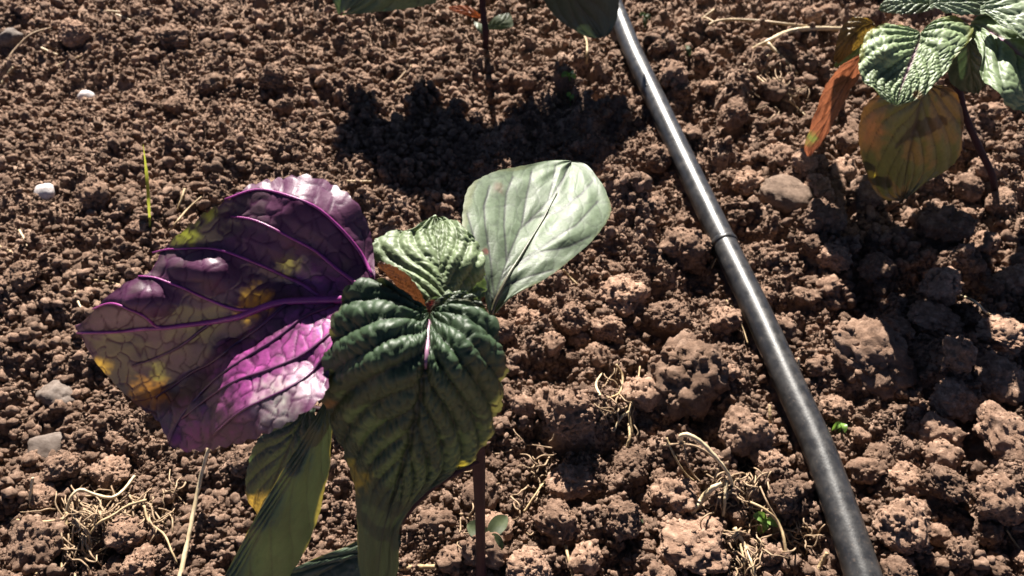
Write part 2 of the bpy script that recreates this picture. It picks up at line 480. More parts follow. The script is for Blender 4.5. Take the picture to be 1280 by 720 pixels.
NAMED = [
 (857, 474, 50, 1.0, 'largest soil clod on the bed, a big crumbling block left of the drip pipe'),
 (713, 518, 31, 1.1, 'upright square soil clod right of the big green plant stem'),
 (715, 600, 27, .8, 'broad brown clod below the square clod, right of the plant stem'),
 (790, 585, 24, .9, 'clod directly under the pale dried leaf scraps in the middle foreground'),
 (932, 540, 29, 1.0, 'rounded clod touching the left shadow of the drip pipe in the lower middle'),
 (843, 620, 27, .9, 'clod directly below the curved dry root, left of the drip pipe'),
 (698, 656, 28, 1.0, 'round clod with a flat sunlit top near the bottom, right of the plant stem'),
 (779, 648, 24, .9, 'round clod beside a smaller one at the bottom, right of the flat topped clod'),
 (809, 627, 13, .8, 'small clod between two round clods and the clod under the dry root'),
 (868, 680, 42, .6, 'low wide mound like clod at the bottom left of the drip pipe'),
 (660, 706, 25, .8, 'reddish clod cut by the bottom edge right of the plant stem'),
 (980, 622, 19, 1.0, 'clod close to the left of the drip pipe by the small green seedling'),
 (962, 578, 21, .9, 'clod above the seedling on the left side of the drip pipe'),
 (1010, 575, 14, .9, 'small clod tight against the left side of the drip pipe'),
 (716, 396, 21, 1.0, 'rounded clod just below the pale round leaf, left one of a pair'),
 (756, 411, 20, 1.0, 'rounded clod below the pale round leaf, right one of a pair'),
 (724, 425, 13, 1.0, 'small ball clod under the pair of clods below the pale leaf'),
 (746, 445, 16, 1.0, 'ball shaped clod lowest of the cluster below the pale leaf'),
 (718, 448, 10, 1.0, 'tiny clod left of the ball shaped clod below the pale leaf'),
 (658, 402, 18, .9, 'clod beside the base of the pale round leaf'),
 (856, 316, 30, 1.0, 'dark angular clod left of the joint in the drip pipe'),
 (780, 372, 26, .9, 'clod in shade to the lower right of the pale round leaf'),
 (838, 395, 24, .9, 'clod above the largest clod, left of the drip pipe'),
 (905, 400, 20, .9, 'clod in the trough left of the drip pipe, level with its middle'),
 (1085, 447, 50, .55, 'broad flat topped reddish clod right of the drip pipe'),
 (1045, 512, 22, .7, 'long pale clod lying right of the drip pipe above the green leaf sprout'),
 (1127, 654, 31, .9, 'rounded clod nearest the drip pipe among the clods in the lower right corner'),
 (1182, 604, 25, .9, 'clod left of the rightmost sunlit clod in the lower right corner'),
 (1244, 624, 29, .9, 'rightmost sunlit clod in the lower right corner'),
 (1174, 668, 15, 1.0, 'small clod between two clods in the lower right corner'),
 (1200, 693, 18, 1.0, 'clod near the bottom edge in the lower right corner'),
 (1232, 668, 15, 1.2, 'narrow upright clod below the rightmost sunlit clod'),
 (1133, 600, 25, .8, 'shaded clod between the drip pipe and the lower right clods'),
 (1242, 474, 30, .55, 'large clod in the leaf shadow at the right edge'),
 (1194, 497, 29, .55, 'large shadowed clod left of the right edge in the leaf shadow'),
 (1262, 545, 38, .5, 'biggest shadowed clod at the right edge above the sunlit clods'),
 (1164, 402, 31, .6, 'large shadowed clod right of the flat topped reddish clod'),
 (1254, 416, 30, .55, 'shadowed clod at the right edge under the thin dry stalk'),
 (1184, 279, 28, .9, 'shadowed clod under the hanging brown green leaf'),
 (1041, 322, 18, 1.0, 'shadowed clod below the smooth long stone'),
 (1030, 272, 23, .9, 'shadowed clod touching the lower right end of the smooth stone'),
 (1094, 336, 19, .9, 'shadowed clod in the middle of the right leaf shadow'),
 (841, 94, 19, .9, 'elongated clod right of the top stretch of drip pipe'),
 (918, 142, 20, .8, 'clod with a dark hollow front right of the upper drip pipe'),
 (935, 230, 19, .9, 'clod right of the drip pipe level with the smooth stone'),
 (818, 198, 19, .9, 'sunlit clod left of the drip pipe beside the upper leaf shadow'),
 (94, 42, 18, .9, 'clod near the top left corner beside the grey stone'),
 (216, 47, 19, .8, 'broad clod near the top edge left of centre'),
 (266, 107, 16, .9, 'dark fronted clod in the upper left fine soil'),
 (344, 100, 19, 1.0, 'tallest clod standing in the upper left fine soil'),
 (358, 133, 12, .9, 'small round clod just below the tallest clod in the upper left'),
 (222, 131, 13, .8, 'dark clod right of the small grey pebble'),
 (116, 243, 20, .9, 'dark clod right of the white pebble'),
 (28, 346, 21, .9, 'dark clod at the left edge below the white pebble'),
 (78, 583, 21, .8, 'crumbly clod below the long grey stone at the lower left'),
 (138, 593, 23, .9, 'clod above the dry root tangle at the lower left'),
 (160, 670, 25, .9, 'round clod right of the dry root tangle'),
 (47, 680, 34, .8, 'large clod left of the dry root tangle'),
 (178, 706, 21, .9, 'clod at the bottom edge left of the bleached straw'),
 (308, 578, 20, 1.0, 'clod behind the lower green leaf, right of the bleached straw'),
 (55, 620, 16, .9, 'clod at the lower left beneath an upright straw bit'),
]
for i, (px, py, r, fl, lab) in enumerate(NAMED):
    put_lump("soil_clod", (BIG if r >= 17 else SMALL)[i % (12 if r >= 17 else 16)], px, py, r * 1.02, lab, "soil clod", "larger soil clods on the bed", fl)

# the smaller clods strewn over the bed
GRP = "small soil clods strewn over the bed"
def ZN(px, py, coarse):
    """what tells a small clod's neighbourhood: label and group"""
    right_of = px > np.interp(py, [q[1] for q in PIPE_PX], [q[0] for q in PIPE_PX])
    if right_of and py < 190: return "small brown clod right of the upper drip pipe, near the dry branched stalk", " by the dry stalk"
    if right_of and py < 430: return "small rough clod in the leaf shade between the smooth stone and the right edge", " in the right leaf shade"
    if right_of: return "small rough clod in the coarse soil right of the lower drip pipe", " right of the lower pipe"
    if px > 590 and py < 230: return "small clod left of the upper drip pipe, around the shade of the top plant", " by the upper shade"
    if px > 590 and py < 430: return "small rough clod between the pale round leaf and the drip pipe", " below the pale leaf"
    if px > 590: return "small rough clod in the foreground between the plant stem and drip pipe", " in the sunny foreground"
    if py < 230: return "small rounded clod in the fine crumbly soil behind the purple leaf", " behind the purple leaf"
    if py < 470: return "small rounded clod in the fine crumbly soil beside the purple leaf", " beside the purple leaf"
    return "small rounded clod in the soil around the dry root tangle at the lower left", " by the lower left roots"
n_small = 0
tries = 0
while n_small < 238 and tries < 20000:
    tries += 1
    px, py = random.uniform(-20, 1300), random.uniform(-10, 735)
    coarse = 1 / (1 + math.exp(-(px - 620 + 0.5 * (py - 360)) / 110))
    if random.random() > 0.22 + 0.78 * coarse: continue
    r = (8 + 16 * random.random() ** 1.7) * (0.55 + 0.5 * coarse) * (0.6 + 0.75 * max(py, 0) / 720)
    c = G(px, py, 0)
    zc = c[1] * CP + (H - c[2]) * SP
    rw = r * zc / FPX
    if any((c[0] - a) ** 2 + (c[1] - b) ** 2 < (0.8 * rw + 0.8 * q) ** 2 for a, b, q in clods): continue
    d = c[0] - float(pipe_x(c[1]))
    if abs(d) < PIPE_R + 0.8 * rw: continue
    put_lump("soil_clod", SMALL[n_small % 16], px, py, r, ZN(px, py, coarse)[0], "soil clod",
             GRP + ZN(px, py, coarse)[1], random.uniform(.75, 1.0), random.uniform(.9, 1.25), sink=0.18)
    n_small += 1

# ------------------------------------------------------------------ stones
STONE = [mesh_np("stone_mesh", *lump(4, 300 + i, gran=0.03, fine=0.05, low=0.10, facets=12, facet_amt=0.8), mat=M_STONE) for i in range(3)]
GSTONE = [mesh_np("grey_stone_mesh", *lump(4, 320 + i, gran=0.02, fine=0.05, low=0.10, facets=8, facet_amt=0.95), mat=M_GREY) for i in range(4)]
WST = [mesh_np("white_pebble_mesh", *lump(3, 340 + i, gran=0.02, fine=0.04, low=0.09, facet_amt=0.45, squash=(1, .95, .85)), mat=M_WHITE) for i in range(2)]
put_lump("stone", STONE[0], 984, 245, 32, "smooth long brown stone right of the drip pipe", "stone", None, .75, 1.15, 2.9)
put_lump("stone", STONE[1], 1028, 270, 10, "small pale stone tucked at the end of the smooth long stone", "stone", None, 1, 1.2, 1.1)
put_lump("stone", GSTONE[0], 70, 494, 19, "wedge shaped grey stone at the left edge beside the purple leaf", "stone", None, .9, 1.35, 2.6)
put_lump("stone", GSTONE[1], 63, 557, 21, "long flat grey stone at the lower left", "stone", None, .6, 1.5, -0.1)
put_lump("stone", GSTONE[2], 13, 48, 14, "pale round stone at the top left corner", "stone", None, 1, 1)
put_lump("stone", GSTONE[3], 300, 580, 13, "pale stone peeking out left of the lower green leaf", "stone", None, 1, 1.2, 1.3)
put_lump("pebble", WST[0], 56, 240, 13.5, "bright white pebble on the fine soil at the left", "pebble", None, .85, 1, None, .3)
put_lump("pebble", WST[1], 106, 118, 10.5, "small pale grey white pebble in the upper left soil", "pebble", None, .9, 1, None, .3)

# ------------------------------------------------------------------ crumbs: nobody could count them
def crumb_cloud():
    col = bpy.data.collections.new("soil_crumb_shapes")
    for i in range(14):
        W, F = lump(2, 400 + i, gran=0.10, gscale=1.6, fine=0.30, low=0.30, facets=6, facet_amt=0.95, squash=(1.05, 0.85, 0.7))
        o = bpy.data.objects.new("soil_crumb_shape", mesh_np("soil_crumb_shape", W, F, M_CRUMB, smooth=False)); col.objects.link(o)
    n = 330000
    px = rng.uniform(-190, 1470, n); py = 800 - (rng.random(n)) * 880
    p = P(px, py, np.zeros(n))
    x, y = p[:, 0], p[:, 1]
    zc = y * CP + H * SP
    coarse = 1 / (1 + np.exp(-(px - 620 + 0.5 * (py - 360)) / 110))
    patch = 0.75 + 0.5 * sstep(-0.5, 0.5, fbm(x * 14, y * 14, seed=77, octv=2))
    # radius in photo pixels, then metres
    q = rng.random(n)
    rp = (0.9 + 2.1 * q + 5.5 * q ** 9) * np.where(rng.random(n) < 0.5, 1.0, 0.75) * patch * (0.82 + 0.12 * np.clip(py, 0, 720) / 720)
    r = rp * zc / FPX
    keep = np.ones(n, bool)
    ca = np.array(clods)
    for a, b, qv in ca:
        keep &= ((x - a) ** 2 + (y - b) ** 2) > (0.8 * qv) ** 2
    keep &= np.abs(x - pipe_x(y)) > PIPE_R * 0.8
    x, y, r = x[keep], y[keep], r[keep]
    z = ground_h(x, y) + r * rng.uniform(-0.5, 1.1, len(r))
    # a second, lesser dusting of crumbs on the backs of the clods
    me = bpy.data.meshes.new("soil_crumbs")
    me.vertices.add(len(x)); me.vertices.foreach_set("co", np.c_[x, y, z].astype(np.float32).ravel())
    a = me.attributes.new("crumb_scale", 'FLOAT', 'POINT'); a.data.foreach_set("value", r.astype(np.float32))
    a = me.attributes.new("crumb_rot", 'FLOAT_VECTOR', 'POINT'); a.data.foreach_set("vector", rng.uniform(0, 6.28, (len(x), 3)).astype(np.float32).ravel())
    a = me.attributes.new("crumb_kind", 'INT', 'POINT'); a.data.foreach_set("value", rng.integers(0, 14, len(x)).astype(np.int32))
    me.materials.append(M_CRUMB)
    o = obj("soil_crumbs", me, kind="stuff", label="loose fine brown soil crumbs covering the bed")
    ng = bpy.data.node_groups.new("crumb_scatter", 'GeometryNodeTree')
    ng.interface.new_socket("Geometry", in_out='INPUT', socket_type='NodeSocketGeometry')
    ng.interface.new_socket("Geometry", in_out='OUTPUT', socket_type='NodeSocketGeometry')
    gi, go = ng.nodes.new("NodeGroupInput"), ng.nodes.new("NodeGroupOutput")
    ci = ng.nodes.new("GeometryNodeCollectionInfo"); ci.inputs["Collection"].default_value = col
    ci.inputs["Separate Children"].default_value = True; ci.inputs["Reset Children"].default_value = True
    ip = ng.nodes.new("GeometryNodeInstanceOnPoints")
    ip.inputs["Pick Instance"].default_value = True
    def na(nm, t):
        k = ng.nodes.new("GeometryNodeInputNamedAttribute"); k.data_type = t; k.inputs["Name"].default_value = nm
        return k.outputs["Attribute"]
    e2r = ng.nodes.new("FunctionNodeEulerToRotation")
    ng.links.new(gi.outputs[0], ip.inputs["Points"]); ng.links.new(ci.outputs[0], ip.inputs["Instance"])
    ng.links.new(na("crumb_kind", 'INT'), ip.inputs["Instance Index"])
    ng.links.new(na("crumb_rot", 'FLOAT_VECTOR'), e2r.inputs[0]); ng.links.new(e2r.outputs[0], ip.inputs["Rotation"])
    ng.links.new(na("crumb_scale", 'FLOAT'), ip.inputs["Scale"])
    ng.links.new(ip.outputs[0], go.inputs[0])
    md = o.modifiers.new("crumbs", 'NODES'); md.node_group = ng
crumb_cloud()

# ------------------------------------------------------------------ drip pipe
pp = catmull(np.array([P(a, b_, 0.0125) for a, b_ in PIPE_PX]), 140)
base = thing("drip_pipe", Vector(pp[70]), "dusty black plastic drip irrigation pipe running up the bed", "pipe")
obj("tube", tube_mesh("tube", [(pp, PIPE_R)], M_PIPE, 40), base)
j = G(905, 306, 0)
def pipe_at(py):
    pr = np.array([360 + FPX * (((H - q[2]) * CP - q[1] * SP) / (q[1] * CP + (H - q[2]) * SP)) for q in pp])
    k = int(np.argmin(np.abs(pr - py))); k = min(max(k, 1), len(pp) - 2)
    t = pp[k + 1] - pp[k - 1]; return pp[k], t / np.linalg.norm(t)
c, t = pipe_at(306)
ring = [(c - t * 0.0034, PIPE_R * 1.0), (c - t * 0.0026, PIPE_R * 1.075), (c + t * 0.0006, PIPE_R * 1.085), (c + t * 0.0014, PIPE_R * 1.03), (c + t * 0.0016, PIPE_R * 0.99)]
obj("joint_ring", tube_mesh("joint_ring", [(np.array([q[0] for q in ring]), np.array([q[1] for q in ring]))], M_PIPE, 40), base)
c, t = pipe_at(115)
nrm = np.array([-0.55, -0.45, 0.70]); nrm -= (nrm @ t) * t; nrm /= np.linalg.norm(nrm)
obj("emitter_hole", tube_mesh("emitter_hole", [(np.array([c + nrm * PIPE_R * 0.9, c + nrm * PIPE_R * 1.03]), 0.0013)], M_PIPED, 14), base)

# ------------------------------------------------------------------ leaves
def tps(ctrl):
    c = np.asarray(ctrl, float); xy = c[:, :2] / 100; n = len(c)
    d = np.linalg.norm(xy[:, None] - xy[None], axis=-1)
    K = np.where(d > 0, d * d * np.log(d + 1e-12), 0) + 0.004 * np.eye(n)
    A = np.zeros((n + 3, n + 3)); A[:n, :n] = K; A[:n, n] = 1; A[:n, n + 1:] = xy; A[n, :n] = 1; A[n + 1:, :n] = xy.T
    w = np.linalg.solve(A, np.r_[c[:, 2], 0, 0, 0])
    def f(px, py):
        q = np.stack([px, py], -1) / 100
        d = np.linalg.norm(q[..., None, :] - xy, axis=-1)
        return (np.where(d > 0, d * d * np.log(d + 1e-12), 0) @ w[:n]) + w[n] + q @ w[n + 1:]
    return f

def seg_dist(px, py, line):
    best = np.full(px.shape, 1e9)
    for (ax, ay), (bx, by) in zip(line[:-1], line[1:]):
        vx, vy = bx - ax, by - ay
        t = np.clip(((px - ax) * vx + (py - ay) * vy) / (vx * vx + vy * vy + 1e-9), 0, 1)
        best = np.minimum(best, np.hypot(px - ax - t * vx, py - ay - t * vy))
    return best

class Leaf: pass
def leaf(parent, mid, Lf, Rt, heights, col=(0.06, 0.10, 0.045), colb=None, tcol=(0.10, 0.16, 0.03), vcol=(0.10, 0.12, 0.06), label=None,
         nv=7, slant=0.35, amp=0.0012, cell=0.0006, teeth=18, tooth=0.04, spots=(), lines=None, vw=0.05, up=1, mat=None,
         ns=110, nt=36, edge_col=None, name="leaf", seed=0, wav=0.0, lamp=0.0, linew=5.0, mott=0.0, mcol=None, midcol=None, cellscale=(16, 9), fade=0.0, tk=0.35, ridge_h=0.0, tipfade=0.0):
    mid = catmull(mid, ns); L_ = catmull(Lf, ns); R_ = catmull(Rt, ns)
    s = np.linspace(0, 1, ns)[:, None]; t = np.linspace(-1, 1, 2 * nt + 1)[None]
    a = np.abs(t); S = np.broadcast_to(s, (ns, 2 * nt + 1)); T = np.broadcast_to(t, S.shape); A = np.abs(T)
    E = np.where((t < 0)[..., None], L_[:, None], R_[:, None])
    if teeth:
        saw = np.abs(((s * teeth + 0.13 * np.sin(s * 40 + seed)) % 1.0) - 0.35)
        ext = 1 + tooth * (0.5 - saw * 1.4) * sstep(0.8, 1.0, a) * np.sin(math.pi * np.clip(s, 0.02, 1)) ** 0.4
    else: ext = 1.0
    irr = 1 + 0.025 * vnoise(S * 9 + seed, np.sign(T) * 3.3, seed=seed) * A
    px = mid[:, None, 0] + (E[..., 0] - mid[:, None, 0]) * A * ext * irr
    py = mid[:, None, 1] + (E[..., 1] - mid[:, None, 1]) * A * ext * irr
    f = tps(heights)
    Zh = f(px, py)
    if wav: Zh = Zh + wav * A ** 2 * np.sin(S * 22 + np.sign(T) * 1.3 + seed) * (1 + 0.5 * vnoise(S * 7, T * 2, seed=seed + 4))
    W = P(px, py, Zh)
    # orient: front = side seen by the camera
    def normals(W):
        du = np.gradient(W, axis=0); dv = np.gradient(W, axis=1)
        n = np.cross(du, dv); return n / (np.linalg.norm(n, axis=-1, keepdims=True) + 1e-12)
    n = normals(W)
    tocam = np.array([0, 0, H]) - W
    flip = np.mean((n * tocam).sum(-1)) < 0
    if flip: n = -n
    # veins
    if lines is None:
        q = (S - slant * A ** 0.85) * nv + 0.5 * (T > 0) * 0.6 + 0.12 * vnoise(S * 5, A * 3, seed=seed + 2)
        dv = np.abs(q - np.round(q))
        quilt = 1 - (1 - np.clip(dv * 2, 0, 1)) ** 2.2
        vm = np.exp(-(dv / (vw * (1.25 - 0.7 * A))) ** 2) * sstep(0.0, 0.08, A) * (1 - 0.5 * sstep(0.85, 1, A))
        mm = np.exp(-(A / (0.05 * (1.25 - S))) ** 2)
        quilt = quilt * (0.4 + 0.6 * sstep(0.0, 0.22, A)); ridge = 0
    else:
        d = np.full(S.shape, 1e9)
        for ln in lines: d = np.minimum(d, seg_dist(px, py, ln))
        vm = np.exp(-(d / linew) ** 2); mm = np.zeros_like(vm)
        quilt = 1 - np.exp(-d / 11.0); ridge = ridge_h * np.exp(-(d / 7.0) ** 1.5)
    if lines is not None:
        f1, f2, cid = worley2(px / 17 + 0.25 * vnoise(px / 11, py / 11, seed=seed), py / 25 + 0.2 * vnoise(px / 11, py / 11, seed=seed + 1), seed=seed + 61)
    else: f1, f2, cid = worley2(S * cellscale[0] * nv / 7 + 0.3 * vnoise(S * 20, T * 9, seed=seed), (T + 3) * cellscale[1] + 0.25 * vnoise(S * 20 + 9, T * 9, seed=seed), seed=seed + 61)
    cellv = np.clip((f2 - f1) / 0.30, 0, 1)
    tert = np.exp(-((f2 - f1) / (0.07 if lines is None else 0.085)) ** 2)
    disp = up * (amp * quilt + cell * np.sqrt(cellv)) * sstep(0, 0.03, S) * (1 - fade * sstep(0.15, 0.6, S)) 
    disp = (disp - up * 0.6 * amp * mm) * (1 - tipfade * sstep(0.50, 0.74, S)) + ridge
    if lamp: disp = disp + lamp * fbm(S * 5 + seed, T * 2.5, seed=seed + 8, octv=2)
    W = W + n * disp[..., None]
    # pigments; a few spots also carry painted sunlight
    g = fbm(S * 6 + seed, T * 3, seed=seed + 3, octv=3)
    c = np.array(col) * (1 + 0.18 * g)[..., None]
    tc = np.array(tcol) * (1 + 0.15 * g)[..., None]
    if mott:
        k = (sstep(0.05, 0.55, fbm(S * 5 + 2 + seed, T * 2.5, seed=seed + 13, octv=4)) * mott)[..., None]
        c = c * (1 - k) + np.array(mcol[0]) * k; tc = tc * (1 - k) + np.array(mcol[1]) * k
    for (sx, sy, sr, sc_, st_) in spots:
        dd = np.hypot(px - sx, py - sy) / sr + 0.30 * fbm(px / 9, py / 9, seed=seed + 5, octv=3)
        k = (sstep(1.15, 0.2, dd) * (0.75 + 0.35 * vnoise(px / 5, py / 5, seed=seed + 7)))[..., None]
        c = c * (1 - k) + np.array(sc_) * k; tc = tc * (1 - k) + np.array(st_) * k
    if edge_col is not None:
        k = (sstep(edge_col[0], 1.0, A + 0.08 * g) * sstep(0, .1, S) * (1 - sstep(.75, .88, S)))[..., None]
        c = c * (1 - k) + np.array(edge_col[1]) * k; tc = tc * (1 - k) + np.array(edge_col[2]) * k
    k = np.clip(vm * 0.8 * (1 - 0.7 * (tipfade > 0) * sstep(0.55, 0.8, S)) + tk * tert, 0, 1)[..., None]
    c = c * (1 - k) + np.array(vcol) * k; tc = tc * (1 - k * 0.85)
    k = mm[..., None] * 0.95
    c = c * (1 - k) + np.array(midcol if midcol is not None else vcol) * k; tc = tc * (1 - k * 0.85)
    cb = np.broadcast_to(np.array(colb if colb is not None else np.array(col) * 1.25), c.shape) * (1 + 0.15 * g)[..., None]
    m_, k_ = S.shape
    idx = np.arange(m_ * k_).reshape(m_, k_)
    F = np.stack([idx[:-1, :-1], idx[1:, :-1], idx[1:, 1:], idx[:-1, 1:]], -1).reshape(-1, 4)
    if flip: F = F[:, ::-1]
    me = mesh_np(name, W.reshape(-1, 3), F, mat or M_LEAF, attrs=dict(col=np.clip(c, 0.002, 1).reshape(-1, 3), colb=np.clip(cb, 0.002, 1).reshape(-1, 3), tcol=np.clip(tc, 0, 1).reshape(-1, 3)))
    # fix winding against the camera
    o = obj(name, me, parent, label=label)
    r = Leaf(); r.o = o; r.f = f; r.W = W; r.n = n; r.px = px; r.py = py; r.mid = mid
    return r

def vein_tube(lf, line, r0, r1, mat, name="side_vein", lift=0.25, n=24):
    q = catmull(np.array(line, float), n)
    pts = []
    for x, y in q:
        d = (lf.px - x) ** 2 + (lf.py - y) ** 2
        i = np.unravel_index(np.argmin(d), d.shape)
        pts.append(P(x, y, lf.W[i][2]) * 0.0 + lf.W[i] + (P(x, y, lf.W[i][2]) - P(lf.px[i], lf.py[i], lf.W[i][2])) + lf.n[i] * (lift * r0))
    pts = np.array(pts)
    pts[1:-1] = (pts[:-2] + 2 * pts[1:-1] + pts[2:]) / 4
    obj(name, tube_mesh(name, [(pts, np.linspace(r0, r1, n))], mat, 8), lf.o)

# ------------------------------------------------------------------ main plant
B0 = P(601, 775, 0.0); B0[2] = relief(B0[0], B0[1])
main = thing("leafy_plant", Vector(B0), "large leafy plant in front with a curled purple leaf, dark crinkled leaf and pale leaf", "plant")
stem_pts = np.array([B0 - [0, 0, .01], P(601, 700, .035), P(600, 640, .085), P(597, 560, .132), P(580, 480, .168), P(556, 415, .190), P(535, 392, .198)])
obj("stem", tube_mesh("stem", [(stem_pts, np.array([.0027, .0023, .0022, .0028, .0021, .0020, .0017]))], M_STEM, 14, sub=60), main)

# purple leaf, underside towards the camera
V = dict(
 mid=[(470, 372), (440, 378), (400, 381), (360, 383), (300, 392), (240, 400), (180, 404), (140, 408), (103, 411)],
 v1=[(467, 349), (440, 306), (411, 274), (374, 253), (327, 242), (299, 247), (284, 251)],
 v2=[(455, 363), (424, 336), (396, 310), (361, 292), (336, 281), (317, 274), (292, 271)],
 v3=[(405, 378), (380, 355), (339, 333), (305, 322), (264, 314), (220, 314), (196, 319)],
 v4=[(330, 388), (299, 384), (267, 371), (236, 358), (205, 351), (177, 350)],
 v5=[(235, 401), (199, 401), (186, 389), (164, 380), (142, 377), (124, 383)],
 v6=[(268, 398), (252, 408), (230, 427), (207, 438), (170, 452)],
 v7=[(362, 385), (330, 412), (286, 447), (267, 458), (239, 472), (200, 500)],
 v8=[(420, 386), (385, 400), (352, 427), (311, 453), (280, 474), (255, 499), (233, 524), (218, 553)],
 v9=[(440, 400), (424, 414), (405, 432), (361, 460), (317, 474), (292, 483), (261, 505), (236, 524)],
 v10=[(430, 425), (414, 446), (396, 467), (374, 486), (346, 499), (305, 516), (274, 540)],
)
PH = [(470, 372, .200), (440, 378, .200), (400, 382, .1985), (360, 383, .1965), (300, 392, .194), (240, 400, .190), (180, 404, .186), (103, 411, .180),
 (385, 357, .199), (420, 362, .2005), (350, 352, .199),
 (361, 292, .220), (396, 310, .213), (424, 336, .2065), (336, 281, .223), (292, 271, .222), (340, 320, .211), (400, 340, .2045),
 (440, 306, .214), (411, 274, .2235), (455, 285, .2155), (440, 256, .2235), (467, 349, .204), (466, 320, .2075), (415, 236, .2255),
 (374, 253, .2305), (385, 225, .2310), (350, 227, .2308), (327, 242, .2300), (315, 232, .2300), (299, 247, .2280), (283, 252, .2265), (350, 262, .2275),
 (240, 285, .2205), (222, 298, .216), (339, 333, .2065), (264, 314, .2115), (220, 314, .2105), (196, 319, .2085), (264, 340, .2100), (220, 332, .2098), (290, 350, .2045),
 (267, 371, .1985), (236, 358, .2025), (205, 351, .2035), (177, 350, .2025), (180, 375, .2010), (150, 366, .1990), (186, 389, .1965), (164, 380, .1990), (142, 377, .1975), (124, 384, .1935), (165, 395, .190),
 (180, 440, .173), (240, 440, .176), (300, 425, .183), (140, 460, .165), (118, 438, .171), (180, 512, .153), (230, 495, .1605), (260, 462, .170),
 (374, 400, .1970), (330, 427, .1920), (299, 447, .1875), (275, 473, .1805), (245, 505, .1715), (220, 552, .1600),
 (424, 414, .1975), (440, 400, .1985), (414, 446, .1975), (412, 490, .1965), (396, 467, .1950), (361, 460, .1945), (374, 486, .1965), (346, 499, .1930), (390, 515, .1960), (350, 530, .1900),
 (317, 474, .1890), (305, 516, .1850), (300, 553, .1740), (261, 505, .1745), (240, 562, .1590), (270, 540, .1720), (385, 425, .1970)]
YEL, YT = (0.20, 0.13, 0.03), (0.62, 0.36, 0.05)
PH = [(a, b, z if z < .2005 else .2005 + (z - .2005) * .79) for a, b, z in PH]
OLV, OT = (0.10, 0.08, 0.04), (0.22, 0.19, 0.05)
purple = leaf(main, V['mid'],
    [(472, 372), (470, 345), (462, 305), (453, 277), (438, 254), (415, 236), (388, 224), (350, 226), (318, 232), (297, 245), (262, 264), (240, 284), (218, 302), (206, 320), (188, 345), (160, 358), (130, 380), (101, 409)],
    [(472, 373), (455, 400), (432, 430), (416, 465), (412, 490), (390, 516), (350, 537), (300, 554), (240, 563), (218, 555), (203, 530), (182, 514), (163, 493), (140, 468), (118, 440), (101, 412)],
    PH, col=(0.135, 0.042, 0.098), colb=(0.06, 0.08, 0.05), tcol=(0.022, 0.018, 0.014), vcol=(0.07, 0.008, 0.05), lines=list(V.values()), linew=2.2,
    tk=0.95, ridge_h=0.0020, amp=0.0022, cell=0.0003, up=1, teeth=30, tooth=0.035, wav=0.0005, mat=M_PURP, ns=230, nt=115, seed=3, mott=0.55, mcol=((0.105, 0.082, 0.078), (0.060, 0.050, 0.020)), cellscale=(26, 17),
    spots=[(405, 425, 62, (0.46, 0.075, 0.33), (0.02, 0.015, 0.014)), (325, 475, 60, (0.46, 0.075, 0.33), (0.02, 0.015, 0.014)), (245, 540, 45, (0.34, 0.055, 0.24), (0.02, 0.015, 0.014)), (400, 362, 40, (0.36, 0.060, 0.26), (0.02, 0.015, 0.014)),  # underside magenta, brightened to paint sun on the lower lobe and by the midrib
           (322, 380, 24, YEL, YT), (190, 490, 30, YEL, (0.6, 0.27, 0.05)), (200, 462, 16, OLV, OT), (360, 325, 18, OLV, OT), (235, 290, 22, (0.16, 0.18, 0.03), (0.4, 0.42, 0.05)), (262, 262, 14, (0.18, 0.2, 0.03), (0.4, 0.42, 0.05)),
           (130, 455, 14, YEL, YT), (352, 505, 40, (0.50, 0.46, 0.42), OT), (380, 480, 26, (0.52, 0.36, 0.44), OT)],  # last two whitish spots paint the sun's sheen on the lower lobe
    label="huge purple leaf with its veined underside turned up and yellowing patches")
vein_tube(purple, V['mid'], .0016, .0005, M_VEIN, "midrib", n=50)
for k in ('v1', 'v2', 'v3', 'v4', 'v5'): vein_tube(purple, V[k], .0007, .0003, M_VEIN)
for k in ('v6', 'v7', 'v8', 'v9', 'v10'): vein_tube(purple, V[k], .0007, .0003, M_VEIND)

PV = [[(614, 393), (622, 360), (637, 317), (650, 286), (666, 271), (691, 246), (705, 221), (712, 203)],
 [(660, 277), (669, 271), (700, 264), (728, 242), (741, 227)], [(630, 340), (637, 333), (681, 308), (719, 283), (747, 252)], [(627, 350), (639, 336), (672, 317), (712, 308), (737, 296)], [(622, 362), (650, 350), (690, 338)],
 [(634, 325), (630, 283), (633, 242), (641, 221)], [(618, 372), (612, 314), (606, 283), (605, 258), (612, 232)], [(652, 284), (659, 242), (665, 214)], [(616, 380), (600, 320), (590, 292), (584, 268)], [(685, 252), (692, 225), (694, 208)]]
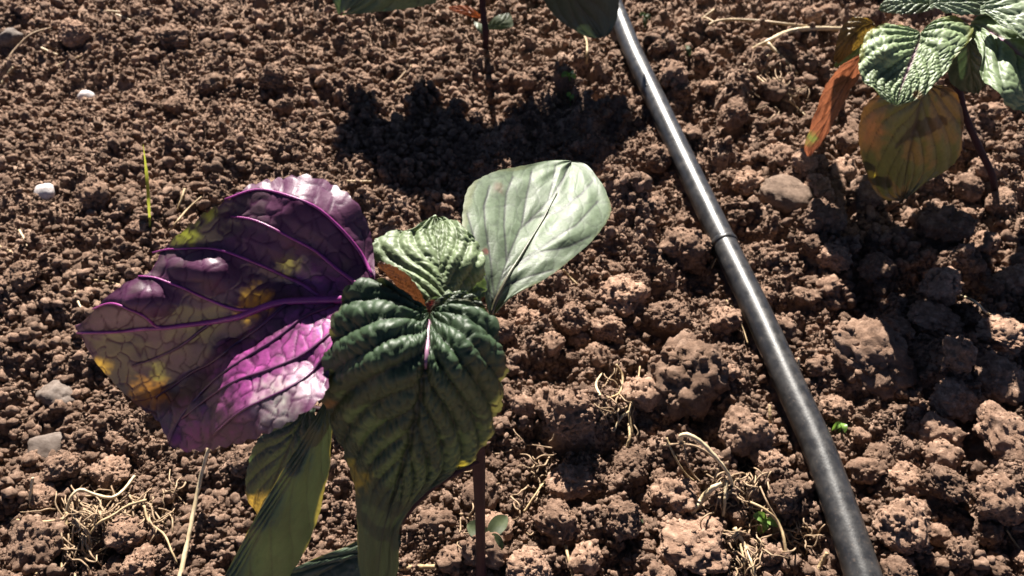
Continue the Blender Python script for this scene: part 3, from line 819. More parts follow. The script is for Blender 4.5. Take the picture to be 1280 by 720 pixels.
# pale round leaf to the right
pale = leaf(main, [(614, 395), (620, 375), (635, 345), (652, 318), (675, 280), (700, 235), (714, 204)],
    [(612, 395), (603, 365), (592, 335), (580, 300), (577, 265), (588, 235), (612, 218), (650, 209), (690, 202), (713, 202)],
    [(616, 395), (640, 372), (680, 350), (722, 318), (748, 290), (762, 262), (757, 240), (746, 222), (733, 208), (715, 202)],
    [(614, 395, .188), (620, 375, .192), (635, 345, .1955), (652, 318, .1965), (675, 280, .1965), (700, 235, .1955), (714, 204, .1930), (578, 280, .2045), (590, 330, .2005), (600, 225, .2050), (640, 212, .2005),
     (680, 350, .194), (722, 318, .1940), (758, 270, .1930), (745, 225, .1930), (700, 300, .1975), (630, 270, .2005), (735, 265, .1965)],
    col=(0.145, 0.195, 0.115), tcol=(0.08, 0.11, 0.03), mat=M_PALE, vcol=(0.04, 0.04, 0.04), midcol=(0.06, 0.045, 0.05), lines=PV, linew=1.5, ns=180, nt=84, amp=0.0007, cell=0.0001, teeth=26, tooth=0.012, vw=0.045, up=1,
    edge_col=(0.93, (0.16, 0.19, 0.09), (0.2, 0.22, 0.05)), spots=[(607, 314, 5, (0.25, 0.06, 0.05), (0.2, 0.05, 0.03)), (622, 235, 10, (0.16, 0.11, 0.07), OT)], seed=11, lamp=0.0007, tk=0.30,
    label="pale grey green round leaf shining in the sun at right of the plant")
obj("petiole", tube_mesh("petiole", [(np.array([P(612, 396, .184), P(613, 420, .178), P(606, 470, .166), P(597, 545, .142)]), np.array([.0022, .0024, .0022, .002]))], M_STEM, 10, sub=24), main)
vein_tube(pale, [(614, 393), (620, 375), (635, 345), (652, 318), (675, 280), (696, 243)], .0008, .00025, M_STEMG, "midrib", n=30)

# light crinkled leaf at the back
leaf(main, [(560, 396), (556, 370), (550, 335), (546, 300), (545, 276)],
    [(556, 398), (528, 378), (498, 352), (474, 330), (467, 305), (492, 293), (515, 286), (533, 278), (545, 274)],
    [(566, 397), (592, 392), (606, 368), (606, 345), (601, 320), (590, 296), (576, 283), (560, 277), (546, 274)],
    [(560, 396, .196), (556, 370, .201), (550, 335, .205), (546, 300, .2065), (545, 276, .2065), (467, 305, .2050), (498, 352, .202), (500, 290, .2065), (530, 310, .207), (606, 345, .1995), (590, 296, .2075), (595, 385, .193), (580, 330, .2060), (585, 365, .1955), (520, 345, .2045)],
    col=(0.20, 0.26, 0.13), tcol=(0.06, 0.09, 0.02), vcol=(0.16, 0.20, 0.11), mat=M_DARK, nv=6.5, slant=0.5, amp=0.0013, cell=0.0007, teeth=16, tooth=0.06, seed=21, wav=0.001, label="light green crinkled leaf at the back of the plant")

# inner dark leaf
leaf(main, [(535, 400), (555, 392), (580, 388), (604, 392)],
    [(533, 398), (536, 378), (555, 372), (580, 366), (600, 378), (606, 392)],
    [(536, 404), (560, 410), (590, 412), (612, 402), (607, 392)],
    [(535, 400, .200), (555, 392, .206), (580, 388, .206), (604, 392, .203), (555, 372, .208), (590, 366, .208), (560, 410, .203), (600, 408, .200)],
    col=(0.055, 0.075, 0.045), tcol=(0.06, 0.08, 0.02), vcol=(0.05, 0.06, 0.04), nv=6, amp=0.0012, cell=0.0012, teeth=10, tooth=0.08, ns=60, nt=24, seed=31,
    edge_col=(0.86, (0.16, 0.20, 0.12), (0.1, 0.15, 0.05)), spots=[(540, 384, 14, (0.16, 0.02, 0.035), (0.25, 0.02, 0.03))], label="small dark young leaf at the growing tip with a red base")
# curled orange leaf
leaf(main, [(534, 392), (524, 372), (508, 350), (490, 335), (474, 327)],
    [(532, 394), (512, 376), (500, 358), (488, 344), (473, 330)],
    [(536, 392), (530, 368), (515, 346), (496, 331), (475, 325)],
    [(534, 392, .203), (524, 372, .212), (508, 350, .219), (490, 335, .223), (474, 327, .225), (512, 376, .207), (533, 366, .2165), (518, 344, .222)],
    col=(0.05, 0.018, 0.010), tcol=(0.11, 0.037, 0.012), vcol=(0.018, 0.007, 0.006), tk=0.9, cellscale=(22, 7), nv=9, amp=0.0005, cell=0.0006, teeth=12, tooth=0.08, ns=70, nt=18, seed=41, label="small curled rust orange leaf at the growing tip")

# big dark centre leaf
dark = leaf(main, [(536, 398), (535, 420), (532, 450), (526, 490), (515, 540), (498, 600), (480, 660), (473, 712), (470, 768)],
    [(530, 397), (500, 372), (468, 352), (442, 364), (424, 400), (414, 440), (413, 490), (418, 530), (430, 566), (441, 600), (446, 650), (448, 705), (466, 770)],
    [(542, 398), (572, 385), (600, 393), (617, 425), (623, 465), (618, 510), (606, 548), (588, 574), (564, 591), (540, 608), (514, 636), (499, 664), (497, 712), (474, 770)],
    [(536, 398, .2060), (535, 420, .2105), (532, 450, .2105), (527, 490, .1990), (520, 540, .1830), (498, 600, .1640), (480, 660, .1450), (473, 712, .127), (470, 768, .106), (446, 650, .1470), (499, 664, .1440),
     (468, 352, .2170), (442, 364, .2160), (424, 400, .2090), (414, 440, .2005), (411, 490, .1890), (425, 566, .1690), (440, 605, .1590),
     (480, 400, .2170), (460, 440, .2125), (480, 460, .2110), (470, 500, .1955), (590, 395, .2070), (617, 425, .2010), (626, 465, .1925), (622, 510, .1800), (600, 574, .1640), (575, 430, .2110), (580, 470, .2035), (575, 520, .1860), (545, 605, .1600), (560, 400, .2080)],
    col=(0.048, 0.082, 0.038), tcol=(0.010, 0.013, 0.004), vcol=(0.016, 0.028, 0.016), midcol=(0.030, 0.042, 0.026), tipfade=0.97, nv=11, slant=0.42, fade=0.3, amp=0.0028, cell=0.0011, mat=M_DARK, teeth=20, tooth=0.05, seed=51, ns=220, nt=64, wav=0.0006, lamp=0.0008,
    edge_col=(0.955, (0.075, 0.08, 0.04), (0.10, 0.09, 0.02)), cellscale=(20, 10),
    spots=[(448, 598, 20, (0.22, 0.17, 0.03), (0.70, 0.50, 0.04)), (440, 575, 7, (0.22, 0.2, 0.03), (0.8, 0.6, 0.04)), (578, 580, 8, (0.2, 0.17, 0.03), (0.9, 0.7, 0.06)), (417, 500, 9, (0.2, 0.09, 0.03), (0.45, 0.2, 0.03))],
    label="big dark green crinkled leaf drooping at the centre of the plant")
vein_tube(dark, [(536, 400), (535, 425), (532, 460)], .0011, .0007, M_VEINL, "midrib", n=14)

# long folded leaf at the lower left
fold = leaf(main, [(410, 496), (395, 540), (365, 595), (325, 665), (285, 745)],
    [(407, 496), (380, 545), (345, 602), (308, 668), (268, 745)],
    [(412, 497), (414, 545), (408, 600), (393, 655), (374, 700), (345, 745)],
    [(410, 496, .180), (395, 540, .1715), (365, 595, .1575), (325, 665, .1395), (285, 745, .118), (380, 545, .1680), (345, 602, .1535), (308, 668, .1360), (268, 745, .115), (412, 545, .166), (408, 600, .147), (390, 660, .126), (350, 740, .100)],
    col=(0.055, 0.078, 0.038), tcol=(0.016, 0.026, 0.007), vcol=(0.055, 0.075, 0.04), nv=5, slant=0.5, amp=0.0004, cell=0.0002, teeth=14, tooth=0.012, seed=71, lamp=0.0, vw=0.03,
    edge_col=(0.93, (0.15, 0.13, 0.05), (0.25, 0.2, 0.03)), label="long folded green leaf reaching down to the lower left")
# leaf behind it
leaf(main, [(385, 510), (365, 550), (345, 595), (328, 640)],
    [(372, 512), (335, 535), (318, 560), (308, 600), (312, 625), (325, 645)],
    [(395, 510), (400, 560), (385, 605), (360, 635), (332, 645)],
    [(385, 510, .130), (365, 550, .118), (345, 595, .100), (328, 640, .080), (318, 560, .110), (400, 560, .118), (385, 605, .098)],
    col=(0.040, 0.055, 0.030), tcol=(0.012, 0.018, 0.005), vcol=(0.04, 0.055, 0.03), nv=5, amp=0.0008, cell=0.0004, teeth=12, tooth=0.04, seed=81,
    spots=[(326, 632, 22, (0.22, 0.14, 0.03), (0.6, 0.36, 0.05)), (312, 575, 8, (0.10, 0.16, 0.07), (0.1, 0.16, 0.05))], label="shaded lower leaf with a yellow tip behind the long folded leaf")
# bottom leaf
leaf(main, [(500, 672), (460, 690), (410, 712), (345, 760)],
    [(500, 668), (465, 668), (430, 684), (380, 704), (330, 735), (340, 762)],
    [(502, 678), (490, 720), (460, 760), (400, 790), (350, 765)],
    [(500, 672, .108), (460, 690, .104), (410, 712, .098), (345, 760, .084), (465, 668, .1065), (380, 704, .098), (490, 720, .097), (440, 775, .083)],
    col=(0.06, 0.085, 0.05), tcol=(0.010, 0.014, 0.004), vcol=(0.05, 0.06, 0.035), nv=5, amp=0.0008, cell=0.0003, teeth=10, tooth=0.01, seed=91, edge_col=(0.95, (0.15, 0.15, 0.06), (0.2, 0.18, 0.03)),
    spots=[(432, 690, 16, (0.09, 0.13, 0.075), (0.05, 0.08, 0.03))], label="lowest green leaf cut off by the bottom edge of the picture")  # lighter green spot paints a sunlit patch into the leaf colour
obj("petiole", tube_mesh("petiole", [(np.array([P(597, 575, .126), P(565, 592, .125), P(535, 612, .122), P(505, 645, .114), P(488, 672, .106)]), np.array([.0018, .0017, .0017, .0015, .0012]))], M_STEM, 10, sub=24), main)
obj("petiole", tube_mesh("petiole", [(np.array([P(470, 372, .199), P(505, 385, .197), P(535, 396, .197)]), np.array([.0017, .0019, .002]))], M_VEIN, 10, sub=16), main)
obj("petiole", tube_mesh("petiole", [(np.array([P(410, 496, .179), P(450, 470, .178), P(530, 450, .178), P(575, 470, .170)]), np.array([.0014, .0016, .0018, .002]))], M_STEM, 8, sub=16), main)
obj("petiole", tube_mesh("petiole", [(np.array([P(385, 510, .129), P(450, 520, .130), P(540, 550, .135), P(596, 565, .130)]), np.array([.0012, .0014, .0016, .0018]))], M_STEM, 8, sub=16), main)

# ------------------------------------------------------------------ right plant
BR = G(1252, 245); 
right = thing("leafy_plant", Vector(BR), "green plant at the top right with a crinkled sunlit leaf and a red curled leaf", "plant")
obj("stem", tube_mesh("stem", [(np.array([BR - [0, 0, .01], P(1241, 222, .020), P(1224, 185, .045), P(1207, 145, .070), P(1197, 105, .092), P(1190, 55, .115), P(1185, 10, .138), P(1180, -70, .185)]), np.array([.0025, .0025, .0025, .0024, .0023, .0022, .002, .0015]))], M_STEM, 12, sub=40), right)
leaf(right, [(1150, 42), (1147, 55), (1141, 70), (1133, 92), (1124, 116), (1120, 133)],
    [(1148, 43), (1130, 36), (1108, 34), (1088, 40), (1077, 58), (1072, 82), (1078, 103), (1095, 118), (1108, 130), (1119, 134)],
    [(1152, 42), (1172, 26), (1195, 25), (1213, 38), (1211, 52), (1195, 70), (1180, 92), (1165, 108), (1148, 125), (1121, 134)],
    [(1150, 42, .150), (1147, 55, .1475), (1141, 70, .146), (1133, 92, .143), (1124, 116, .138), (1120, 133, .133), (1108, 34, .1535), (1077, 58, .149), (1072, 82, .144), (1095, 118, .137), (1110, 70, .1510),
     (1190, 27, .155), (1213, 38, .152), (1195, 70, .147), (1165, 108, .140), (1175, 55, .151), (1112, 85, .1430)],
    col=(0.26, 0.34, 0.17), tcol=(0.08, 0.11, 0.03), vcol=(0.14, 0.18, 0.10), midcol=(0.30, 0.14, 0.22), mat=M_DARK, nv=7, slant=0.6, amp=0.0017, cell=0.0011, cellscale=(20, 7), teeth=16, tooth=0.03, seed=101, ns=130, nt=50,
    edge_col=(0.92, (0.22, 0.24, 0.06), (0.3, 0.3, 0.05)), spots=[(1147, 122, 9, (0.3, 0.12, 0.03), (0.5, 0.2, 0.04))], label="crinkled sunlit leaf with a pink midrib")
leaf(right, [(1160, 105), (1150, 130), (1142, 165), (1135, 200), (1128, 245)],
    [(1158, 104), (1120, 112), (1092, 122), (1076, 140), (1073, 175), (1080, 205), (1090, 232), (1105, 248), (1126, 250)],
    [(1163, 105), (1185, 108), (1198, 122), (1204, 150), (1200, 185), (1188, 208), (1165, 222), (1140, 240), (1129, 248)],
    [(1160, 105, .128), (1150, 130, .116), (1142, 165, .096), (1135, 200, .074), (1128, 245, .045), (1076, 140, .112), (1075, 185, .086), (1200, 130, .112), (1200, 185, .080), (1095, 235, .050), (1165, 222, .058)],
    col=(0.072, 0.068, 0.028), tcol=(0.018, 0.0165, 0.004), vcol=(0.035, 0.022, 0.015), nv=5, slant=0.7, amp=0.0012, cell=0.0004, teeth=20, tooth=0.02, vw=0.045, seed=111, mott=0.6, mcol=((0.16, 0.08, 0.03), (0.04, 0.02, 0.006)),
    edge_col=(0.90, (0.2, 0.10, 0.03), (0.06, 0.028, 0.006)), spots=[(1088, 160, 24, (0.16, 0.065, 0.03), (0.08, 0.03, 0.008)), (1088, 217, 6, (0.4, 0.32, 0.05), (0.8, 0.6, 0.05))], label="hanging brown green leaf lit through from behind")
leaf(right, [(1077, 68), (1062, 95), (1045, 125), (1028, 160), (1010, 194)],
    [(1075, 66), (1052, 80), (1032, 105), (1018, 140), (1010, 165), (1004, 185), (1008, 195)],
    [(1078, 67), (1075, 90), (1060, 115), (1045, 145), (1030, 172), (1016, 190), (1010, 196)],
    [(1077, 68, .120), (1062, 95, .105), (1045, 125, .086), (1028, 160, .066), (1010, 194, .045), (1032, 105, .100), (1010, 165, .064), (1060, 115, .089), (1040, 155, .067)],
    col=(0.20, 0.08, 0.045), tcol=(0.30, 0.10, 0.045), vcol=(0.05, 0.015, 0.008), mott=0.7, mcol=((0.12, 0.045, 0.022), (0.08, 0.02, 0.008)), nv=6, amp=0.0008, cell=0.0006, teeth=14, tooth=0.03, seed=121, spots=[(1014, 172, 11, (0.14, 0.2, 0.06), (0.2, 0.3, 0.06))], label="red orange withered leaf hanging at the left")
leaf(right, [(1092, 28), (1078, 34), (1062, 50), (1046, 76)],
    [(1090, 26), (1072, 22), (1055, 32), (1046, 55), (1042, 76)],
    [(1093, 30), (1086, 45), (1072, 58), (1058, 70), (1047, 80)],
    [(1092, 28, .128), (1078, 34, .127), (1062, 50, .120), (1046, 76, .105), (1055, 32, .124), (1086, 45, .119)],
    col=(0.22, 0.14, 0.03), tcol=(0.25, 0.15, 0.02), vcol=(0.1, 0.06, 0.02), nv=6, amp=0.001, cell=0.001, teeth=12, tooth=0.06, ns=60, nt=24, seed=131, label="small mustard yellow leaf")
leaf(right, [(1090, 35), (1080, 50), (1060, 70), (1043, 82)],
    [(1088, 36), (1070, 55), (1052, 70), (1042, 80)], [(1094, 37), (1085, 58), (1068, 72), (1044, 84)],
    [(1090, 35, .118), (1080, 50, .114), (1060, 70, .104), (1043, 82, .094), (1070, 55, .110), (1085, 58, .107)],
    col=(0.14, 0.19, 0.07), tcol=(0.2, 0.28, 0.05), nv=5, amp=0.0008, cell=0.0006, teeth=8, tooth=0.04, ns=50, nt=18, seed=133, label="narrow light green leaf under the yellow one")
leaf(right, [(1213, 30), (1240, 42), (1275, 70), (1310, 110), (1340, 150)],
    [(1215, 26), (1250, 18), (1300, 25), (1345, 60), (1360, 110), (1345, 150)],
    [(1212, 34), (1222, 60), (1226, 95), (1242, 118), (1262, 135), (1290, 150), (1320, 160), (1340, 154)],
    [(1213, 30, .150), (1240, 42, .153), (1275, 70, .150), (1310, 110, .138), (1340, 150, .120), (1250, 18, .156), (1345, 60, .148), (1222, 60, .149), (1226, 95, .1445), (1262, 135, .138), (1320, 160, .118), (1255, 95, .1475)],
    mat=M_DARK, col=(0.25, 0.33, 0.17), tcol=(0.08, 0.11, 0.03), vcol=(0.11, 0.14, 0.09), midcol=(0.34, 0.12, 0.26), nv=5, slant=0.4, amp=0.0022, cell=0.0010, teeth=14, tooth=0.03, seed=141, ns=120, nt=46, wav=0.0015, label="large pale green leaf cut by the right edge")
leaf(right, [(1212, 45), (1212, 70), (1215, 95), (1220, 115)],
    [(1208, 45), (1190, 70), (1185, 90), (1195, 108), (1218, 116)], [(1216, 45), (1228, 60), (1234, 85), (1230, 105), (1222, 116)],
    [(1212, 45, .135), (1212, 70, .122), (1215, 95, .106), (1220, 115, .09), (1187, 85, .108), (1234, 85, .112)],
    col=(0.05, 0.08, 0.05), tcol=(0.025, 0.04, 0.015), nv=5, amp=0.001, cell=0.0005, teeth=10, tooth=0.03, ns=60, nt=24, seed=151, label="shaded green leaf hanging below the pale leaf")
leaf(right, [(1165, 8), (1140, 6), (1120, 8), (1102, 15)],
    [(1165, 4), (1140, -10), (1115, -5), (1100, 14)], [(1166, 14), (1150, 18), (1130, 20), (1103, 17)],
    [(1165, 8, .150), (1140, 6, .152), (1120, 8, .150), (1102, 15, .144), (1140, -10, .154), (1140, 19, .148)],
    col=(0.24, 0.30, 0.19), tcol=(0.08, 0.11, 0.03), nv=6, amp=0.002, cell=0.0014, teeth=10, tooth=0.05, ns=60, nt=24, seed=161, label="pale crinkled leaf at the top edge pointing left")
leaf(right, [(1162, 6), (1200, 4), (1240, 4), (1290, 10)],
    [(1162, 0), (1200, -25), (1260, -25), (1292, 6)], [(1163, 12), (1190, 20), (1230, 20), (1270, 18), (1292, 12)],
    [(1162, 6, .158), (1200, 4, .162), (1240, 4, .162), (1290, 10, .155), (1200, -25, .166), (1230, 20, .157), (1260, -25, .164)],
    col=(0.24, 0.30, 0.19), tcol=(0.08, 0.11, 0.03), nv=7, amp=0.002, cell=0.0012, teeth=14, tooth=0.04, ns=80, nt=30, seed=171, label="pale leaf along the top edge")
leaf(right, [(1225, 12), (1280, 25), (1340, 50), (1420, 100)],
    [(1226, 8), (1290, -10), (1370, 10), (1425, 98)], [(1226, 18), (1260, 40), (1320, 80), (1380, 110), (1420, 104)],
    [(1225, 12, .165), (1280, 25, .168), (1340, 50, .160), (1420, 100, .140), (1290, -10, .172), (1320, 80, .155)],
    col=(0.24, 0.30, 0.18), tcol=(0.08, 0.11, 0.03), nv=6, amp=0.0018, cell=0.001, teeth=14, tooth=0.03, ns=80, nt=30, seed=181, label="upper pale leaf leaving the picture at the right")

# ------------------------------------------------------------------ plant at the top edge
BT = G(606, 64)
top = thing("leafy_plant", Vector(BT), "young plant at the top edge with only its thin stem and leaf tips showing", "plant")
obj("stem", tube_mesh("stem", [(np.array([BT - [0, 0, .01], P(607, 40, .020), P(603, 5, .045), P(600, -60, .095), P(598, -110, .13), P(601, -190, .185)]), np.array([.0032, .003, .003, .0027, .0023, .0018]))], M_STEM, 12, sub=30), top)
leaf(top, [(595, -115), (545, -90), (500, -50), (440, 10)],
    [(595, -125), (520, -135), (450, -90), (415, -20), (425, 18)], [(598, -105), (575, -60), (555, -20), (545, 2), (500, 10), (430, 19)],
    [(595, -115, .140), (545, -90, .138), (500, -50, .115), (440, 10, .065), (520, -135, .150), (415, -20, .075), (555, -20, .09), (545, 2, .075), (500, 8, .067)],
    col=(0.09, 0.12, 0.075), tcol=(0.10, 0.15, 0.04), vcol=(0.05, 0.07, 0.04), nv=6, amp=0.002, cell=0.001, seed=201, ns=80, nt=30, label="drooping green leaf at the left of the stem")
leaf(top, [(602, -115), (640, -90), (690, -40), (752, 45)],
    [(602, -125), (680, -125), (740, -70), (772, -10), (768, 30), (755, 48)], [(600, -105), (635, -60), (672, -10), (700, 25), (735, 46), (752, 48)],
    [(602, -115, .140), (640, -90, .138), (690, -40, .110), (752, 45, .045), (680, -125, .150), (772, -10, .08), (672, -10, .085), (700, 25, .06)],
    col=(0.045, 0.07, 0.05), tcol=(0.02, 0.03, 0.012), vcol=(0.03, 0.04, 0.03), nv=6, amp=0.001, cell=0.0004, seed=211, ns=80, nt=30, label="dark green leaf at the right hanging over the pipe")
def above(pts, Z):
    """pixels of the points at height Z whose shade falls on the given pixels of the soil"""
    g = P([p[0] for p in pts], [p[1] for p in pts], 0.0)
    k = Z / SUN.z
    X_, Y_ = g[:, 0] + SUN.x * k, g[:, 1] + SUN.y * k
    zc = Y_ * CP + (H - Z) * SP
    return [(640 + FPX * a / c_, 360 + FPX * ((H - Z) * CP - b_ * SP) / c_) for a, b_, c_ in zip(X_, Y_, zc)]
def canopy_leaf(parent, mid, Lf, Rt, Zb, Zt, note, seed, **kw):
    Zm = (Zb + Zt) / 2
    m, l, r = above(mid, Zm), above(Lf, Zm), above(Rt, Zm)
    hs = [(*p, Zb + (Zt - Zb) * i / (len(m) - 1)) for i, p in enumerate(m)] + [(*l[len(l) // 2], Zm + .006), (*r[len(r) // 2], Zm + .006)]
    leaf(parent, m, l, r, hs, ns=80, nt=26, teeth=11, tooth=0.10, wav=0.004, seed=seed, **kw)
canopy_leaf(top, [(616, 140), (560, 190), (530, 245), (515, 315)], [(610, 132), (520, 108), (432, 130), (420, 195), (468, 260), (512, 317)], [(618, 150), (612, 205), (605, 255), (575, 300), (518, 320)], .185, .17, "green leaf above the left side of the stem", 221)
canopy_leaf(top, [(616, 150), (625, 180), (632, 205), (640, 238)], [(612, 152), (602, 185), (606, 215), (638, 240)], [(620, 150), (645, 178), (655, 208), (642, 240)], .19, .18, "", 225)
canopy_leaf(top, [(622, 140), (690, 162), (750, 174), (812, 190)], [(622, 132), (680, 112), (755, 120), (808, 160), (814, 188)], [(625, 150), (655, 210), (730, 232), (785, 220), (812, 194)], .185, .17, "green leaf above the right side of the stem", 223)
leaf(top, [(602, 22), (590, 16), (575, 12), (562, 10)], [(602, 20), (588, 9), (572, 7), (561, 9)], [(602, 24), (590, 21), (575, 17), (562, 12)],
    [(602, 22, .02), (590, 16, .024), (575, 12, .024), (562, 10, .022), (588, 9, .027)], col=(0.38, 0.10, 0.03), tcol=(0.7, 0.18, 0.04), nv=4, amp=0.0005, ns=30, nt=12, cell=0.0002, seed=231, label="tiny orange red withered leaf at the stem base")
for k, (q, w) in enumerate((((627, 26), 13), ((597, 36), 7))):
    x, y = q
    leaf(top, [(607, y + 10), (x, y + 2), (x + (9 if k == 0 else -4), y - 8)], [(607, y + 8), (x - w * .6, y - 5), (x + (9 if k == 0 else -4), y - 10)], [(608, y + 12), (x + w, y + 8), (x + w, y - 4), (x + (10 if k == 0 else -4), y - 9)],
         [(607, y + 10, .012), (x, y, .02), (x + w, y - 5, .02), (x - w, y - 8, .022)], col=(0.16, 0.19, 0.12) if k else (0.10, 0.12, 0.07), nv=4, amp=0.0003, cell=0.0002, ns=30, nt=12, teeth=0, seed=240 + k)

# a further plant of the row, just out of view, whose shade falls across the top of the bed
def copy_tree(o, parent=None, d=None):
    c = o.copy(); C.objects.link(c); c.parent = parent
    if d is not None: c.location = o.location + d
    for ch in list(o.children): copy_tree(ch, c)
    return c
canopy_leaf(right, [(1215, 300), (1120, 300), (1060, 290), (1003, 245)], [(1215, 295), (1150, 255), (1075, 235), (1005, 232)], [(1215, 310), (1150, 335), (1065, 340), (1000, 262)], .20, .185, "high leaf over the left side of the right plant", 301)
canopy_leaf(right, [(1200, 330), (1270, 360), (1300, 400), (1330, 460)], [(1200, 322), (1290, 310), (1350, 380), (1335, 460)], [(1200, 335), (1225, 362), (1262, 398), (1325, 465)], .20, .195, "high leaf over the right side of the right plant", 305)
far = copy_tree(right, None, Vector((-0.07, 0.57, 0.0)))
far["label"] = "next plant of the row standing just beyond the top edge of the picture"
for o in (right, far, top, main): o["group"] = "leafy plants in the bed"

# ------------------------------------------------------------------ straw, roots and small weeds
def ground_path(pxs, lift, r0, r1):
    p = np.array([G(x, y, 0.0) for x, y in pxs]); n = len(p)
    lf = np.broadcast_to(np.asarray(lift, float), (n,))
    p = np.array([G(x, y, l) for (x, y), l in zip(pxs, lf)])
    return p, np.linspace(r0, r1, n)

t = thing("dry_stalk", Vector(G(990, 40)), "branched dry straw stalk lying across the soil at the top right", "stalk")
obj("stalk", tube_mesh("stalk", [ground_path([(860, 50), (895, 27), (930, 25), (990, 31), (1060, 40)], [.004, .010, .012, .010, .006], .0012, .0016)], M_STRAW, 8, sub=40, rough=.2), t)
obj("branch", tube_mesh("branch", [ground_path([(1055, 36), (1010, 36), (985, 40), (960, 52), (937, 64)], [.010, .012, .012, .010, .005], .0022, .0026)], M_STRAWP, 8, sub=30, rough=.2), t)
obj("branch", tube_mesh("branch", [ground_path([(960, 54), (978, 72), (997, 92)], [.010, .007, .003], .0018, .0012)], M_STRAWP, 8, sub=16, rough=.2), t)
obj("branch", tube_mesh("branch", [ground_path([(893, 28), (880, 22), (872, 26)], [.009, .01, .006], .0012, .0008)], M_STRAW, 8, sub=10), t)
obj("stub", tube_mesh("stub", [ground_path([(893, 12), (873, 27)], [.008, .004], .0014, .0014)], M_STRAW, 8, sub=6), t)

def strand(name, label, cat, pxs, lift, r0, r1, mat, group=None, sub=24):
    p, r = ground_path(pxs, lift, r0, r1)
    c = Vector(p[len(p) // 2])
    me = tube_mesh(name, [(p - np.array(c), r * .85)], mat, 7, sub=sub, rough=.45)
    return obj(name, me, loc=c, label=label, cat=cat, group=group)
strand("straw", "long bleached straw leaning up from the soil under the purple leaf", "straw", [(222, 735), (238, 660), (250, 600), (262, 556)], [.002, .012, .022, .032], .0016, .0011, M_STRAWP)
strand("straw", "thin dry root wisp below the crinkled stalk at upper right", "straw", [(950, 95), (975, 115), (1000, 140), (1030, 155)], .003, .0012, .0006, M_ROOT)
strand("straw", "thick pale root stub hanging by the top right stalk", "straw", [(960, 66), (956, 80), (950, 98)], [.006, .004, .002], .0016, .0003, M_STRAWP)
strand("straw", "thin pale root stub beside the thick one at top right", "straw", [(930, 80), (940, 92), (950, 98)], [.004, .003, .002], .0010, .0006, M_STRAWP)
strand("straw", "curved pale straw in the leaf shadow at the right edge", "straw", [(1186, 367), (1205, 371), (1220, 378), (1235, 392), (1262, 392)], [.006, .010, .010, .006, .004], .0010, .0008, M_STRAWP)
strand("straw", "short straw propped against the joint of the drip pipe", "straw", [(905, 303), (896, 322), (884, 345)], [.017, .009, .003], .0007, .0005, M_STRAW)
strand("straw", "short upright pale straw right of the middle of the drip pipe", "straw", [(1001, 490), (999, 465), (998, 448)], [.002, .012, .018], .0007, .0006, M_STRAWP)
strand("straw", "pale dry bit beside the white pebble", "straw", [(24, 288), (30, 298), (34, 308)], .004, .0012, .0004, M_STRAWP)
strand("straw", "pale straw crossing the left edge below the white pebble", "straw", [(-5, 306), (10, 313), (22, 320)], .003, .001, .0007, M_STRAW)
strand("straw", "curved pale straw near the tip of the purple leaf", "straw", [(94, 363), (98, 378), (104, 388), (114, 392)], .004, .0010, .0008, M_STRAWP)
strand("straw", "thin straw above the tip of the purple leaf", "straw", [(118, 350), (135, 352), (150, 356)], .004, .0008, .0006, M_STRAW)
strand("straw", "forked brown straw beside the upper left edge of the purple leaf", "straw", [(210, 290), (222, 276), (236, 260), (252, 246)], [.003, .006, .008, .008], .0010, .0008, M_STRAW)
strand("straw", "stubby dry stick behind the upper left edge of the purple leaf", "straw", [(222, 262), (227, 248), (231, 236)], [.003, .008, .012], .0009, .0012, M_STRAW)
strand("straw", "flat dry chip behind the top of the purple leaf", "straw", [(434, 227), (450, 227), (464, 227)], .004, .0014, .0012, M_STRAW)
strand("straw", "arched grey stem at the top left corner", "straw", [(2, 85), (20, 60), (40, 42), (75, 32)], [.003, .012, .012, .004], .0010, .0008, M_ROOT)
strand("straw", "long thin straw below the arched stem at top left", "straw", [(60, 88), (80, 78), (102, 70)], .004, .001, .0008, M_STRAW)
strand("straw", "pale chip at top left near the clod", "straw", [(52, 60), (62, 65), (72, 69)], .003, .0016, .0014, M_STRAWP)
strand("straw", "pale chip lying near the top edge at left", "straw", [(122, 14), (140, 14), (152, 15)], .003, .0014, .001, M_STRAWP)
strand("straw", "second chip lying near the top edge at left", "straw", [(145, 18), (160, 24), (172, 28)], .003, .0014, .001, M_STRAWP)
strand("straw", "bundle like straw at the left edge near the top", "straw", [(2, 105), (8, 95), (16, 84)], [.003, .006, .008], .0014, .001, M_STRAWP)
strand("straw", "dry brown twig lying on fine soil left of the top stem", "straw", [(492, 106), (503, 94), (514, 82)], .004, .0010, .0009, M_ROOT)
strand("straw", "cream coloured twig below the dark leaf at the top", "straw", [(733, 80), (734, 65), (732, 48), (724, 35)], [.003, .008, .012, .014], .0013, .0012, M_STRAW)
strand("straw", "pale chip just left of the dark leaf at the top", "straw", [(686, 33), (690, 26)], .004, .0022, .0012, M_STRAWP)
strand("straw", "dry stick in front of the stem at the bottom edge", "straw", [(497, 711), (520, 709), (546, 708)], .004, .0016, .0014, M_STRAW)
strand("straw", "thick straw stub by the pipe at the bottom edge", "straw", [(1018, 722), (1026, 706), (1034, 691)], [.003, .008, .012], .0014, .0012, M_STRAW)
strand("straw", "upright brown stalk left of the drip pipe beside the rounded clod", "straw", [(964, 545), (963, 525), (962, 506)], [.002, .008, .012], .0014, .0010, M_STRAW)
strand("straw", "thin straw between the largest clod and the drip pipe", "straw", [(935, 430), (925, 400), (908, 375)], .004, .0006, .0006, M_STRAW)
strand("straw", "short upright straw at the lower left", "straw", [(38, 634), (39, 615), (41, 597)], [.002, .010, .016], .0011, .0009, M_STRAWP)
strand("straw", "thin twig under the edge of the pale round leaf", "straw", [(704, 337), (712, 346), (722, 356)], .005, .0008, .0007, M_STRAW)
